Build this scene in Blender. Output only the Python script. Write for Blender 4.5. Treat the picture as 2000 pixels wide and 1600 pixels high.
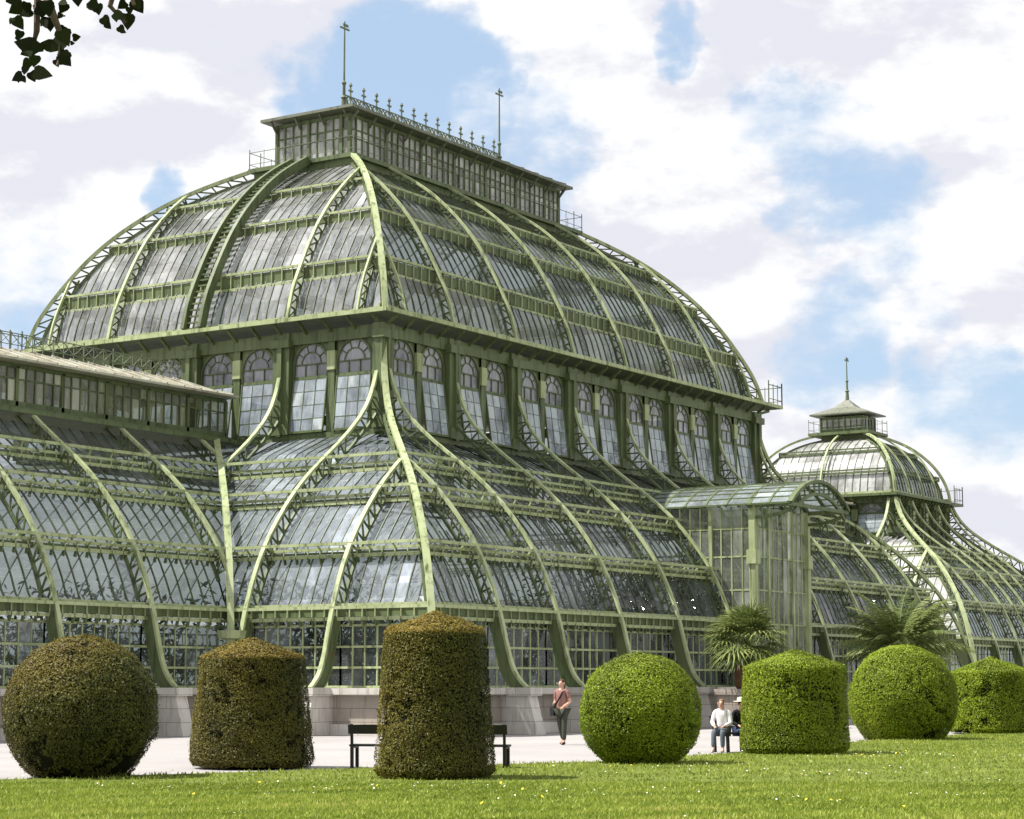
import bpy, math, random
import numpy as np
from mathutils import Vector, Matrix

random.seed(7)
RNG = np.random.default_rng(7)
C = bpy.context.scene
col = C.collection
for o in list(bpy.data.objects):
    bpy.data.objects.remove(o, do_unlink=True)

# ------------------------------------------------------------------ camera
YAW, PITCH = math.radians(32.84), math.radians(7.436)
CAM = Vector((-59.795, -44.137, 1.651))
fw = Vector((math.cos(YAW)*math.cos(PITCH), math.sin(YAW)*math.cos(PITCH), math.sin(PITCH)))
rt = Vector((math.sin(YAW), -math.cos(YAW), 0)).normalized()
up = rt.cross(fw)
cam_d = bpy.data.cameras.new('camera')
cam = bpy.data.objects.new('camera', cam_d)
col.objects.link(cam)
cam.matrix_world = Matrix(((rt.x, up.x, -fw.x, CAM.x), (rt.y, up.y, -fw.y, CAM.y), (rt.z, up.z, -fw.z, CAM.z), (0, 0, 0, 1)))
cam_d.sensor_width = 36
cam_d.lens = 36*4076.8/2000
cam_d.clip_end = 5000
C.camera = cam

# ------------------------------------------------------------------ world, sun, exposure
SUN_AZ, SUN_EL = math.radians(122), math.radians(57)
def pxdir(u, v):
    d = fw + rt*((u-1000)/4076.8) + up*((800-v)/4076.8)
    return d.normalized()

W = bpy.data.worlds.new("World")
C.world = W
W.use_nodes = True
nt = W.node_tree
nt.nodes.clear()
def N(t, **k):
    n = nt.nodes.new(t)
    for a, b in k.items():
        setattr(n, a, b)
    return n
def wmath(op, a, b=None, clamp=False):
    n = N('ShaderNodeMath', operation=op, use_clamp=clamp)
    for i, x in enumerate((a, b)):
        if x is None: continue
        if isinstance(x, (int, float)): n.inputs[i].default_value = x
        else: nt.links.new(x, n.inputs[i])
    return n.outputs[0]
def wmap(x, a, b, c=0., d=1.):
    n = N('ShaderNodeMapRange', interpolation_type='SMOOTHSTEP')
    nt.links.new(x, n.inputs[0])
    for i, q in enumerate((a, b, c, d)): n.inputs[i+1].default_value = q
    return n.outputs[0]
sky = N('ShaderNodeTexSky', sky_type='NISHITA', sun_disc=False, sun_elevation=SUN_EL,
        sun_rotation=math.pi/2-SUN_AZ, altitude=200, air_density=1.0, dust_density=1.2, ozone_density=1.0)
tc = N('ShaderNodeTexCoord')
warp = N('ShaderNodeTexNoise')
warp.inputs['Scale'].default_value = 9; warp.inputs['Detail'].default_value = 5; warp.inputs['Roughness'].default_value = .6
nt.links.new(tc.outputs['Generated'], warp.inputs['Vector'])
wsub = N('ShaderNodeVectorMath', operation='SUBTRACT'); wsub.inputs[1].default_value = (.5, .5, .5)
nt.links.new(warp.outputs['Color'], wsub.inputs[0])
wsc = N('ShaderNodeVectorMath', operation='SCALE'); wsc.inputs['Scale'].default_value = .07
nt.links.new(wsub.outputs[0], wsc.inputs[0])
wadd = N('ShaderNodeVectorMath', operation='ADD')
nt.links.new(tc.outputs['Generated'], wadd.inputs[0]); nt.links.new(wsc.outputs[0], wadd.inputs[1])
warp2 = N('ShaderNodeTexNoise'); warp2.inputs['Scale'].default_value = 38; warp2.inputs['Detail'].default_value = 6
nt.links.new(tc.outputs['Generated'], warp2.inputs['Vector'])
ws2 = N('ShaderNodeVectorMath', operation='SUBTRACT'); ws2.inputs[1].default_value = (.5, .5, .5)
nt.links.new(warp2.outputs['Color'], ws2.inputs[0])
ws3 = N('ShaderNodeVectorMath', operation='SCALE'); ws3.inputs['Scale'].default_value = .04
nt.links.new(ws2.outputs[0], ws3.inputs[0])
wadd0 = wadd; wadd = N('ShaderNodeVectorMath', operation='ADD')
nt.links.new(wadd0.outputs[0], wadd.inputs[0]); nt.links.new(ws3.outputs[0], wadd.inputs[1])
wn = N('ShaderNodeVectorMath', operation='NORMALIZE'); nt.links.new(wadd.outputs[0], wn.inputs[0])
cn = N('ShaderNodeTexNoise')
cn.inputs['Scale'].default_value = 9; cn.inputs['Detail'].default_value = 7; cn.inputs['Roughness'].default_value = .58
cmap = N('ShaderNodeMapping'); cmap.inputs['Scale'].default_value = (1, 1, 2.0)
nt.links.new(tc.outputs['Generated'], cmap.inputs['Vector']); nt.links.new(cmap.outputs[0], cn.inputs['Vector'])
# where the blue shows between the clouds: (direction, radius in radians, strength)
holes = [((790, 150), .036, 1.1), ((900, 235), .030, 1.0), ((720, 60), .026, .55), ((1040, 290), .030, .8), ((1110, 330), .024, .5),
         ((1305, 60), .011, .8), ((1325, 95), .007, .6), ((1590, 290), .028, .8), ((1700, 375), .026, .75), ((1510, 230), .020, .7),
         ((1670, 620), .026, .75), ((1760, 560), .024, .6), ((1900, 790), .032, .8), ((1960, 470), .03, .45),
         ((320, 365), .014, .8), ((40, 560), .03, .7), ((10, 610), .026, .7), ((1830, 860), .02, .5),
         ((1560, 560), .016, .5), ((1640, 690), .016, .7), ((-900, 300), .1, 1), ((3200, 300), .12, 1), ((2500, 900), .08, .8)]
acc = None
for (uv, r, s) in holes:
    d = pxdir(*uv)
    dp = N('ShaderNodeVectorMath', operation='DOT_PRODUCT'); dp.inputs[1].default_value = d
    nt.links.new(wn.outputs[0], dp.inputs[0])
    m = wmap(dp.outputs['Value'], math.cos(r*1.75), math.cos(r*.2), 0, s)
    acc = m if acc is None else wmath('MAXIMUM', acc, m)
cov = wmath('SUBTRACT', wmath('ADD', wmath('MULTIPLY', cn.outputs['Fac'], 2.6), -.38), acc)
cov = wmap(cov, -.1, .5)
cn2 = N('ShaderNodeTexNoise')
cn2.inputs['Scale'].default_value = 6.5; cn2.inputs['Detail'].default_value = 6; cn2.inputs['Roughness'].default_value = .55
cmap2 = N('ShaderNodeMapping'); cmap2.inputs['Scale'].default_value = (1, 1, 1.9); cmap2.inputs['Location'].default_value = (3.1, .7, .2)
nt.links.new(tc.outputs['Generated'], cmap2.inputs['Vector']); nt.links.new(cmap2.outputs[0], cn2.inputs['Vector'])
cnb = N('ShaderNodeTexNoise'); cnb.inputs['Scale'].default_value = 9; cnb.inputs['Detail'].default_value = 7; cnb.inputs['Roughness'].default_value = .58
cmb = N('ShaderNodeMapping'); cmb.inputs['Scale'].default_value = (1, 1, 2.0); off = (up*.022 - rt*.016); cmb.inputs['Location'].default_value = (off.x, off.y, off.z*2)
nt.links.new(tc.outputs['Generated'], cmb.inputs['Vector']); nt.links.new(cmb.outputs[0], cnb.inputs['Vector'])
relief = wmath('MULTIPLY', wmath('SUBTRACT', cn.outputs['Fac'], cnb.outputs['Fac']), 3.2)
shade = wmap(wmath('ADD', cn2.outputs['Fac'], relief), .20, .68)
ccol = N('ShaderNodeMix', data_type='RGBA')
ccol.inputs[6].default_value = (.465, .472, .515, 1); ccol.inputs[7].default_value = (.59, .59, .595, 1)
nt.links.new(shade, ccol.inputs[0])
skys = N('ShaderNodeVectorMath', operation='SCALE'); skys.inputs['Scale'].default_value = .09
nt.links.new(sky.outputs[0], skys.inputs[0])
skym = N('ShaderNodeMix', data_type='RGBA')          # thin veil of high haze on the blue
skym.inputs[0].default_value = .65; skym.inputs[7].default_value = (.325, .425, .55, 1)
nt.links.new(skys.outputs[0], skym.inputs[6])
fin = N('ShaderNodeMix', data_type='RGBA')
nt.links.new(cov, fin.inputs[0]); nt.links.new(skym.outputs[2], fin.inputs[6]); nt.links.new(ccol.outputs[2], fin.inputs[7])
bg = N('ShaderNodeBackground'); bg.inputs['Strength'].default_value = 1.0
nt.links.new(fin.outputs[2], bg.inputs['Color'])
wo = N('ShaderNodeOutputWorld'); nt.links.new(bg.outputs[0], wo.inputs[0])

sl = bpy.data.lights.new('sun', 'SUN')
sl.energy = 5.0; sl.angle = math.radians(.6); sl.color = (1, .965, .90)
so = bpy.data.objects.new('sun', sl); col.objects.link(so)
sd = Vector((math.cos(SUN_AZ)*math.cos(SUN_EL), math.sin(SUN_AZ)*math.cos(SUN_EL), math.sin(SUN_EL)))
so.rotation_euler = sd.to_track_quat('Z', 'Y').to_euler()
so.location = (0, 0, 60)
C.view_settings.view_transform = 'Standard'
C.view_settings.look = 'None'
C.view_settings.gamma = 1
C.view_settings.exposure = .80
C.cycles.max_bounces = 10
C.cycles.transparent_max_bounces = 12
C.cycles.caustics_reflective = False
C.cycles.caustics_refractive = False

# ------------------------------------------------------------------ materials
def mat(name, rough=.7, spec=.3):
    m = bpy.data.materials.new(name); m.use_nodes = True
    b = m.node_tree.nodes['Principled BSDF']
    b.inputs['Roughness'].default_value = rough
    b.inputs['Specular IOR Level'].default_value = spec
    return m, m.node_tree, b
def nn(t, ty, **k):
    n = t.nodes.new(ty)
    for a, b in k.items(): setattr(n, a, b)
    return n
def noise(t, scale, detail=4, rough=.55, vec=None, coord='Object'):
    n = nn(t, 'ShaderNodeTexNoise')
    n.inputs['Scale'].default_value = scale; n.inputs['Detail'].default_value = detail; n.inputs['Roughness'].default_value = rough
    if vec is None:
        tcn = nn(t, 'ShaderNodeTexCoord'); vec = tcn.outputs[coord]
    t.links.new(vec, n.inputs['Vector'])
    return n.outputs['Fac']
def mapped(t, sc, coord='Object'):
    tcn = nn(t, 'ShaderNodeTexCoord'); mp = nn(t, 'ShaderNodeMapping'); mp.inputs['Scale'].default_value = sc
    t.links.new(tcn.outputs[coord], mp.inputs['Vector']); return mp.outputs[0]
def ramp(t, fac, stops):
    r = nn(t, 'ShaderNodeValToRGB')
    e = r.color_ramp.elements
    while len(e) < len(stops): e.new(.5)
    for x, (p, c) in zip(e, stops):
        x.position = p; x.color = (*c, 1) if len(c) == 3 else c
    t.links.new(fac, r.inputs[0])
    return r.outputs[0]
def mix(t, fac, a, b, mode='MIX'):
    m = nn(t, 'ShaderNodeMix', data_type='RGBA', blend_type=mode)
    for i, x in ((0, fac), (6, a), (7, b)):
        if isinstance(x, (int, float)): m.inputs[i].default_value = x
        elif isinstance(x, tuple): m.inputs[i].default_value = (*x, 1)
        else: t.links.new(x, m.inputs[i])
    return m.outputs[2]
def attr(t, name):
    a = nn(t, 'ShaderNodeAttribute'); a.attribute_name = name; return a
def bump(t, b, h, st=.4, dist=.02):
    n = nn(t, 'ShaderNodeBump'); n.inputs['Strength'].default_value = st; n.inputs['Distance'].default_value = dist
    t.links.new(h, n.inputs['Height']); t.links.new(n.outputs[0], b.inputs['Normal'])

def paint(name, c1, c2, c3, rust=.0):
    m, t, b = mat(name, .55, .35)
    big = noise(t, .6, 5, .65)
    streak = noise(t, 1.0, 4, .6, mapped(t, (5, 5, .5)))
    f = ramp(t, big, [(.34, (0, 0, 0)), (.66, (1, 1, 1))])
    c = mix(t, f, c2, c1)
    f2 = ramp(t, streak, [(.50, (0, 0, 0)), (.72, (1, 1, 1))])
    c = mix(t, f2, c, c3)
    if rust:
        r = ramp(t, noise(t, 2.6, 6, .7), [(.63, (0, 0, 0)), (.72, (rust, rust, rust))])
        c = mix(t, r, c, (.16, .075, .035))
    t.links.new(c, b.inputs['Base Color'])
    return m
M_paint = paint('reseda_paint', (.42, .47, .27), (.29, .34, .165), (.10, .125, .05), .6)
M_paintd = paint('shaded_paint', (.125, .16, .072), (.085, .112, .046), (.036, .05, .022), .7)  # darker paint copy: shade of drum, webs and soffits put into the colour
M_bar = paint('bar_paint', (.10, .12, .07), (.07, .09, .045), (.035, .045, .02), .4)
M_roof = paint('lead_roof', (.17, .18, .14), (.12, .13, .09), (.07, .07, .05), .4)
M_iron = paint('dark_iron', (.16, .19, .12), (.11, .14, .09), (.06, .07, .04), .4)

def glass(name, base, transp, rough=.08, dirt=(.30, .31, .22)):
    m = bpy.data.materials.new(name); m.use_nodes = True
    t = m.node_tree; b = t.nodes['Principled BSDF']; out = t.nodes['Material Output']
    tone = attr(t, 'tone').outputs['Fac']
    c = ramp(t, tone, [(0., tuple(x*.35 for x in base)), (.5, base), (.85, tuple(min(.85, x*1.7) for x in base)), (1., tuple(min(.9, x*2.2) for x in base))])
    strk = ramp(t, noise(t, 1.0, 5, .65, mapped(t, (3.5, 3.5, .7))), [(.45, (0, 0, 0)), (.75, (.8, .8, .8))])
    c = mix(t, strk, c, dirt)
    wh = ramp(t, noise(t, 1.0, 6, .7, mapped(t, (9, 9, 1.0))), [(.54, (0, 0, 0)), (.66, (.55, .55, .55))])
    c = mix(t, wh, c, tuple(min(.85, x*2.3+.04) for x in base))
    dk = ramp(t, noise(t, .9, 5, .6, mapped(t, (1.6, 1.6, .8))), [(.36, (.5, .5, .5)), (.52, (1, 1, 1))])
    c = mix(t, 1., c, dk, 'MULTIPLY')
    t.links.new(c, b.inputs['Base Color'])
    b.inputs['Roughness'].default_value = rough
    b.inputs['Specular IOR Level'].default_value = 1.0; b.inputs['IOR'].default_value = 1.7
    tr = nn(t, 'ShaderNodeBsdfTransparent'); tr.inputs[0].default_value = (.80, .86, .84, 1)
    tl = nn(t, 'ShaderNodeBsdfTranslucent'); t.links.new(c, tl.inputs[0])
    m0 = nn(t, 'ShaderNodeMixShader'); m0.inputs[0].default_value = .35
    t.links.new(b.outputs[0], m0.inputs[1]); t.links.new(tl.outputs[0], m0.inputs[2])
    # panes whose dirt is thick hide more
    f = ramp(t, tone, [(0., (transp*1.25,)*3), (.6, (transp,)*3), (1., (transp*.25,)*3)])
    ms = nn(t, 'ShaderNodeMixShader')
    t.links.new(f, ms.inputs[0]); t.links.new(m0.outputs[0], ms.inputs[1]); t.links.new(tr.outputs[0], ms.inputs[2])
    t.links.new(ms.outputs[0], out.inputs['Surface'])
    return m
M_glass = glass('dirty_glass', (.15, .17, .185), .5, .04, (.22, .245, .18))
M_glassm = glass('mossy_glass', (.22, .24, .20), .3, .1, (.20, .24, .11))
M_glassl = glass('clear_glass', (.15, .18, .20), .45, .04, (.2, .22, .17))
M_glasss = glass('sky_lit_glass', (.33, .37, .43), .38, .04, (.31, .33, .31))  # brighter skirt glass copy: bluish sky reflection painted for the left face
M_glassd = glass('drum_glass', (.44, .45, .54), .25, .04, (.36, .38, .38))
M_glassp = glass('porch_glass', (.40, .42, .37), .5, .05, (.36, .37, .28))
M_glasst = glass('lantern_glass', (.60, .59, .57), .25, .08, (.50, .45, .35))
M_glassy = glass('yellowed_glass', (.32, .33, .23), .4, .08, (.40, .40, .26))
M_glassc = glass('open_light_glass', (.40, .46, .56), .2, .03, (.32, .36, .40))  # open casements: reflected sky put into a pale blue base colour
M_glassww = glass('sun_glint_glass', (.80, .79, .78), .1, .1, (.66, .64, .56))  # sun glint on the far left faces, painted as a near-white base
M_glassw = glass('sky_bright_glass', (.40, .40, .42), .28, .07, (.36, .36, .31))  # paler panes: sky reflection on the left dome put into the base colour

def stone(name, a, b_, c3, joints=True):
    m, t, b = mat(name, .85, .2)
    c = mix(t, ramp(t, noise(t, .8, 6, .7), [(.3, (0, 0, 0)), (.7, (1, 1, 1))]), a, b_)
    s = ramp(t, noise(t, 1., 5, .7, mapped(t, (4, 4, .6))), [(.52, (0, 0, 0)), (.75, (.7, .7, .7))])
    c = mix(t, s, c, c3)
    tcn = nn(t, 'ShaderNodeTexCoord'); sx = nn(t, 'ShaderNodeSeparateXYZ'); t.links.new(tcn.outputs['Object'], sx.inputs[0])
    ad = nn(t, 'ShaderNodeMath', operation='ADD'); t.links.new(sx.outputs[0], ad.inputs[0]); t.links.new(sx.outputs[1], ad.inputs[1])
    cb = nn(t, 'ShaderNodeCombineXYZ'); t.links.new(ad.outputs[0], cb.inputs[0]); t.links.new(sx.outputs[2], cb.inputs[1])
    br = nn(t, 'ShaderNodeTexBrick'); t.links.new(cb.outputs[0], br.inputs['Vector'])
    br.inputs['Color1'].default_value = (1, 1, 1, 1); br.inputs['Color2'].default_value = (.84, .83, .81, 1); br.inputs['Mortar'].default_value = (.42, .40, .37, 1)
    br.inputs['Scale'].default_value = 1; br.inputs['Brick Width'].default_value = 1.1; br.inputs['Row Height'].default_value = .42; br.inputs['Mortar Size'].default_value = .012
    c = mix(t, .8 if joints else 0., c, br.outputs['Color'], 'MULTIPLY')
    t.links.new(c, b.inputs['Base Color'])
    bump(t, b, noise(t, 18, 5), .3, .02)
    return m
M_stone = stone('limestone', (.64, .62, .58), (.50, .475, .44), (.28, .25, .21))
M_stoned = stone('limestone_pink', (.38, .335, .29), (.30, .27, .24), (.16, .135, .115))

def leafmat(name, stops, brown=None, trans=.25, rough=.55):
    m, t, b = mat(name, rough, .25)
    out = t.nodes['Material Output']
    tone = attr(t, 'tone').outputs['Fac']
    c = ramp(t, tone, stops)
    if brown:
        c = mix(t, attr(t, 'brown').outputs['Fac'], c, ramp(t, tone, brown))
    t.links.new(c, b.inputs['Base Color'])
    tl = nn(t, 'ShaderNodeBsdfTranslucent'); t.links.new(c, tl.inputs[0])
    ms = nn(t, 'ShaderNodeMixShader'); ms.inputs[0].default_value = trans
    t.links.new(b.outputs[0], ms.inputs[1]); t.links.new(tl.outputs[0], ms.inputs[2])
    t.links.new(ms.outputs[0], out.inputs['Surface'])
    return m
M_yew = leafmat('yew_foliage', [(0, (.020, .025, .007)), (.5, (.072, .078, .013)), (1, (.15, .16, .026))],
                [(0, (.075, .055, .010)), (.5, (.20, .150, .018)), (1, (.34, .25, .04))], .2)
M_box = leafmat('box_foliage', [(0, (.045, .070, .006)), (.5, (.20, .28, .013)), (1, (.38, .46, .03))],
                [(0, (.12, .13, .02)), (.5, (.2, .2, .03)), (1, (.3, .27, .05))], .3)
M_core = mat('bush_twigs', .9, .1)[0]
M_core.node_tree.nodes['Principled BSDF'].inputs['Base Color'].default_value = (.009, .010, .004, 1)
M_grassb = leafmat('grass_blades', [(0, (.12, .17, .02)), (.5, (.26, .335, .045)), (.85, (.40, .44, .09)), (1, (.52, .47, .17))], None, .35)
M_palm = leafmat('palm_fronds', [(0, (.05, .075, .02)), (.5, (.14, .185, .05)), (1, (.28, .31, .10))],
                 [(0, (.10, .05, .03)), (.5, (.2, .11, .06)), (1, (.34, .22, .11))], .25)
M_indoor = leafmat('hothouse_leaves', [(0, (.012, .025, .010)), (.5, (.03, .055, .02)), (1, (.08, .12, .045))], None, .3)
M_twigleaf = leafmat('linden_leaves', [(0, (.006, .010, .002)), (1, (.020, .030, .005))], None, .05, .9)

def simple(name, c, rough=.7, spec=.3, var=.25, sc=8):
    m, t, b = mat(name, rough, spec)
    cc = mix(t, ramp(t, noise(t, sc, 5, .65), [(.3, (0, 0, 0)), (.7, (1, 1, 1))]), tuple(x*(1-var) for x in c), tuple(min(.95, x*(1+var)) for x in c))
    t.links.new(cc, b.inputs['Base Color'])
    return m
M_bark = simple('bark', (.11, .085, .06), .9, .1, .5, 14)
M_black = simple('black_bench_paint', (.012, .012, .013), .45, .4)
M_pot = simple('oak_tub', (.15, .085, .05), .8, .2, .4)
M_floor = simple('hothouse_floor', (.07, .065, .05), .9, .1, .4, 1)

def gravel():
    m, t, b = mat('pale_gravel', .95, .1)
    c = mix(t, ramp(t, noise(t, .25, 6, .7), [(.3, (0, 0, 0)), (.7, (1, 1, 1))]), (.31, .295, .29), (.39, .375, .37))
    g = ramp(t, noise(t, 38, 3, .8), [(.35, (.62, .6, .58)), (.65, (1, 1, 1))])
    c = mix(t, .5, c, g, 'MULTIPLY')
    t.links.new(c, b.inputs['Base Color'])
    bump(t, b, noise(t, 45, 3, .7), .5, .02)
    return m
M_gravel = gravel()
def lawnm():
    m, t, b = mat('lawn_turf', .9, .1)
    a = ramp(t, noise(t, .45, 6, .7), [(.3, (0, 0, 0)), (.7, (1, 1, 1))])
    c = mix(t, a, (.13, .17, .03), (.24, .28, .06))
    d = ramp(t, noise(t, 22, 5, .75), [(.38, (.30, .33, .28)), (.65, (1, 1, 1))])
    c = mix(t, .75, c, d, 'MULTIPLY')
    t.links.new(c, b.inputs['Base Color'])
    bump(t, b, noise(t, 30, 4, .7), .8, .05)
    return m
M_lawn = lawnm()

# ------------------------------------------------------------------ mesh helpers
class MB:
    def __init__(s): s.v = []; s.f = []; s.m = []; s.t = []
    def add(s, vs, fs, m=0, tone=.5):
        o = len(s.v); s.v += [tuple(p) for p in vs]
        for f in fs:
            s.f.append(tuple(i+o for i in f)); s.m.append(m); s.t.append(tone)
    def hexa(s, p, m=0, tone=.5):     # 8 points, bottom ring then top ring
        s.add(p, [(3, 2, 1, 0), (4, 5, 6, 7), (0, 1, 5, 4), (1, 2, 6, 5), (2, 3, 7, 6), (3, 0, 4, 7)], m, tone)
    def box(s, x0, y0, z0, x1, y1, z1, m=0):
        s.hexa([(x0, y0, z0), (x1, y0, z0), (x1, y1, z0), (x0, y1, z0), (x0, y0, z1), (x1, y0, z1), (x1, y1, z1), (x0, y1, z1)], m)
    def bar(s, a, b, w, h, upv=(0, 0, 1), m=0):
        a, b = Vector(a), Vector(b); d = (b-a)
        if d.length < 1e-5: return
        d.normalize(); u = Vector(upv)
        sd_ = d.cross(u)
        if sd_.length < 1e-3: sd_ = d.cross(Vector((1, 0, 0)))
        sd_.normalize(); u = sd_.cross(d)
        x, y = sd_*w/2, u*h/2
        s.hexa([a-x-y, a+x-y, a+x+y, a-x+y, b-x-y, b+x-y, b+x+y, b-x+y], m)
    def sweep(s, path, wdir, w, d, m=0, closed=True):
        """rectangular section swept along a path; wdir is the constant width direction"""
        wd = Vector(wdir).normalized(); n = len(path); P = [Vector(p) for p in path]; vs = []
        for i in range(n):
            tg = (P[min(i+1, n-1)]-P[max(i-1, 0)]).normalized(); b = tg.cross(wd).normalized()
            ww = w[i] if isinstance(w, (list, tuple)) else w
            for (a, c) in ((-1, -1), (1, -1), (1, 1), (-1, 1)): vs.append(P[i]+wd*(a*ww/2)+b*(c*d/2))
        fs = []
        for i in range(n-1):
            for k in range(4): fs.append((i*4+k, i*4+(k+1) % 4, i*4+4+(k+1) % 4, i*4+4+k))
        fs += [(3, 2, 1, 0), tuple((n-1)*4+k for k in range(4))]
        s.add(vs, fs, m)
    def tube(s, path, radii, k=8, m=0):
        P = [Vector(p) for p in path]; n = len(P); vs = []; fs = []
        for i in range(n):
            tg = (P[min(i+1, n-1)]-P[max(i-1, 0)]).normalized()
            a = tg.cross(Vector((.3, .2, 1)) if abs(tg.z) < .95 else Vector((1, 0, 0))).normalized(); b = tg.cross(a)
            r = radii[i] if isinstance(radii, (list, tuple)) else radii
            for j in range(k):
                q = 2*math.pi*j/k; vs.append(P[i]+a*(r*math.cos(q))+b*(r*math.sin(q)))
        for i in range(n-1):
            for j in range(k): fs.append((i*k+j, i*k+(j+1) % k, i*k+k+(j+1) % k, i*k+k+j))
        fs += [tuple(range(k-1, -1, -1)), tuple((n-1)*k+j for j in range(k))]
        s.add(vs, fs, m)
    def lathe(s, prof, c, k=16, m=0):
        vs = []; fs = []; n = len(prof)
        for (r, z) in prof:
            for j in range(k):
                q = 2*math.pi*j/k; vs.append((c[0]+r*math.cos(q), c[1]+r*math.sin(q), c[2]+z))
        for i in range(n-1):
            for j in range(k): fs.append((i*k+j, i*k+(j+1) % k, i*k+k+(j+1) % k, i*k+k+j))
        fs += [tuple(range(k-1, -1, -1)), tuple((n-1)*k+j for j in range(k))]
        s.add(vs, fs, m)
    def build(s, name, mats, parent=None, smooth=False):
        me = bpy.data.meshes.new(name); me.from_pydata(s.v, [], s.f)
        if not isinstance(mats, (list, tuple)): mats = [mats]
        for m in mats: me.materials.append(m)
        if len(mats) > 1: me.polygons.foreach_set('material_index', s.m)
        a = me.attributes.new('tone', 'FLOAT', 'FACE'); a.data.foreach_set('value', s.t)
        if smooth: me.polygons.foreach_set('use_smooth', [True]*len(s.f))
        me.update()
        o = bpy.data.objects.new(name, me); col.objects.link(o)
        if parent: o.parent = parent
        return o
def npmesh(name, verts, faces_n, mats, tone=None, brown=None, parent=None):
    """verts: (n*faces_n,3) unshared polygons"""
    n = len(verts)//faces_n; me = bpy.data.meshes.new(name)
    me.vertices.add(len(verts)); me.vertices.foreach_set('co', np.asarray(verts, np.float32).ravel())
    me.loops.add(n*faces_n); me.loops.foreach_set('vertex_index', np.arange(n*faces_n, dtype=np.int32))
    me.polygons.add(n); me.polygons.foreach_set('loop_start', np.arange(0, n*faces_n, faces_n, dtype=np.int32))
    me.polygons.foreach_set('loop_total', np.full(n, faces_n, np.int32))
    me.update(calc_edges=True)
    for nm, arr in (('tone', tone), ('brown', brown)):
        if arr is not None:
            a = me.attributes.new(nm, 'FLOAT', 'FACE'); a.data.foreach_set('value', np.asarray(arr, np.float32))
    me.materials.append(mats)
    o = bpy.data.objects.new(name, me); col.objects.link(o)
    if parent: o.parent = parent
    return o
def empty(name, loc=(0, 0, 0)):
    o = bpy.data.objects.new(name, None); o.empty_display_size = .3; col.objects.link(o); o.location = loc
    return o
def tag(o, label=None, cat=None, group=None, kind=None):
    if label: o['label'] = label
    if cat: o['category'] = cat
    if group: o['group'] = group
    if kind: o['kind'] = kind
    return o
def rebase(o, loc):
    """put the parts of an empty, built in world coordinates, under it without moving them"""
    o.location = loc
    mw = Matrix.Translation(Vector(loc)).inverted()
    for c in bpy.data.objects:
        if c.parent == o: c.matrix_parent_inverse = mw

def resample(pts, n):
    """smooth polyline (Chaikin) resampled to n points"""
    P = np.array(pts, float)
    for _ in range(2):
        Q = [P[0]]
        for a, b in zip(P[:-1], P[1:]): Q += [.75*a+.25*b, .25*a+.75*b]
        Q.append(P[-1]); P = np.array(Q)
    L = np.r_[0, np.cumsum(np.linalg.norm(np.diff(P, axis=0), axis=1))]
    t = np.linspace(0, L[-1], n)
    return np.c_[np.interp(t, L, P[:, 0]), np.interp(t, L, P[:, 1])]
def offset(P, d):
    T = np.gradient(P, axis=0); T /= np.linalg.norm(T, axis=1)[:, None]
    return P + d*np.c_[-T[:, 1], T[:, 0]]

# ------------------------------------------------------------------ the iron and glass building kit
class Face:
    """one side of a rectangular plan: P(u, s, z) with u along the side and s outwards"""
    def __init__(s, ox, oy, tx, ty, nx, ny, ln):
        s.o = (ox, oy); s.t = (tx, ty); s.n = (nx, ny); s.len = ln
    def P(s, u, o, z): return Vector((s.o[0]+s.t[0]*u+s.n[0]*o, s.o[1]+s.t[1]*u+s.n[1]*o, z))
    @property
    def T(s): return Vector((*s.t, 0))
    @property
    def Nn(s): return Vector((*s.n, 0))
def rect_faces(x0, y0, x1, y1):
    return dict(front=Face(x0, y0, 1, 0, 0, -1, x1-x0), right=Face(x1, y0, 0, 1, 1, 0, y1-y0),
                back=Face(x1, y1, -1, 0, 0, 1, x1-x0), left=Face(x0, y1, 0, -1, -1, 0, y1-y0))

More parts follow.
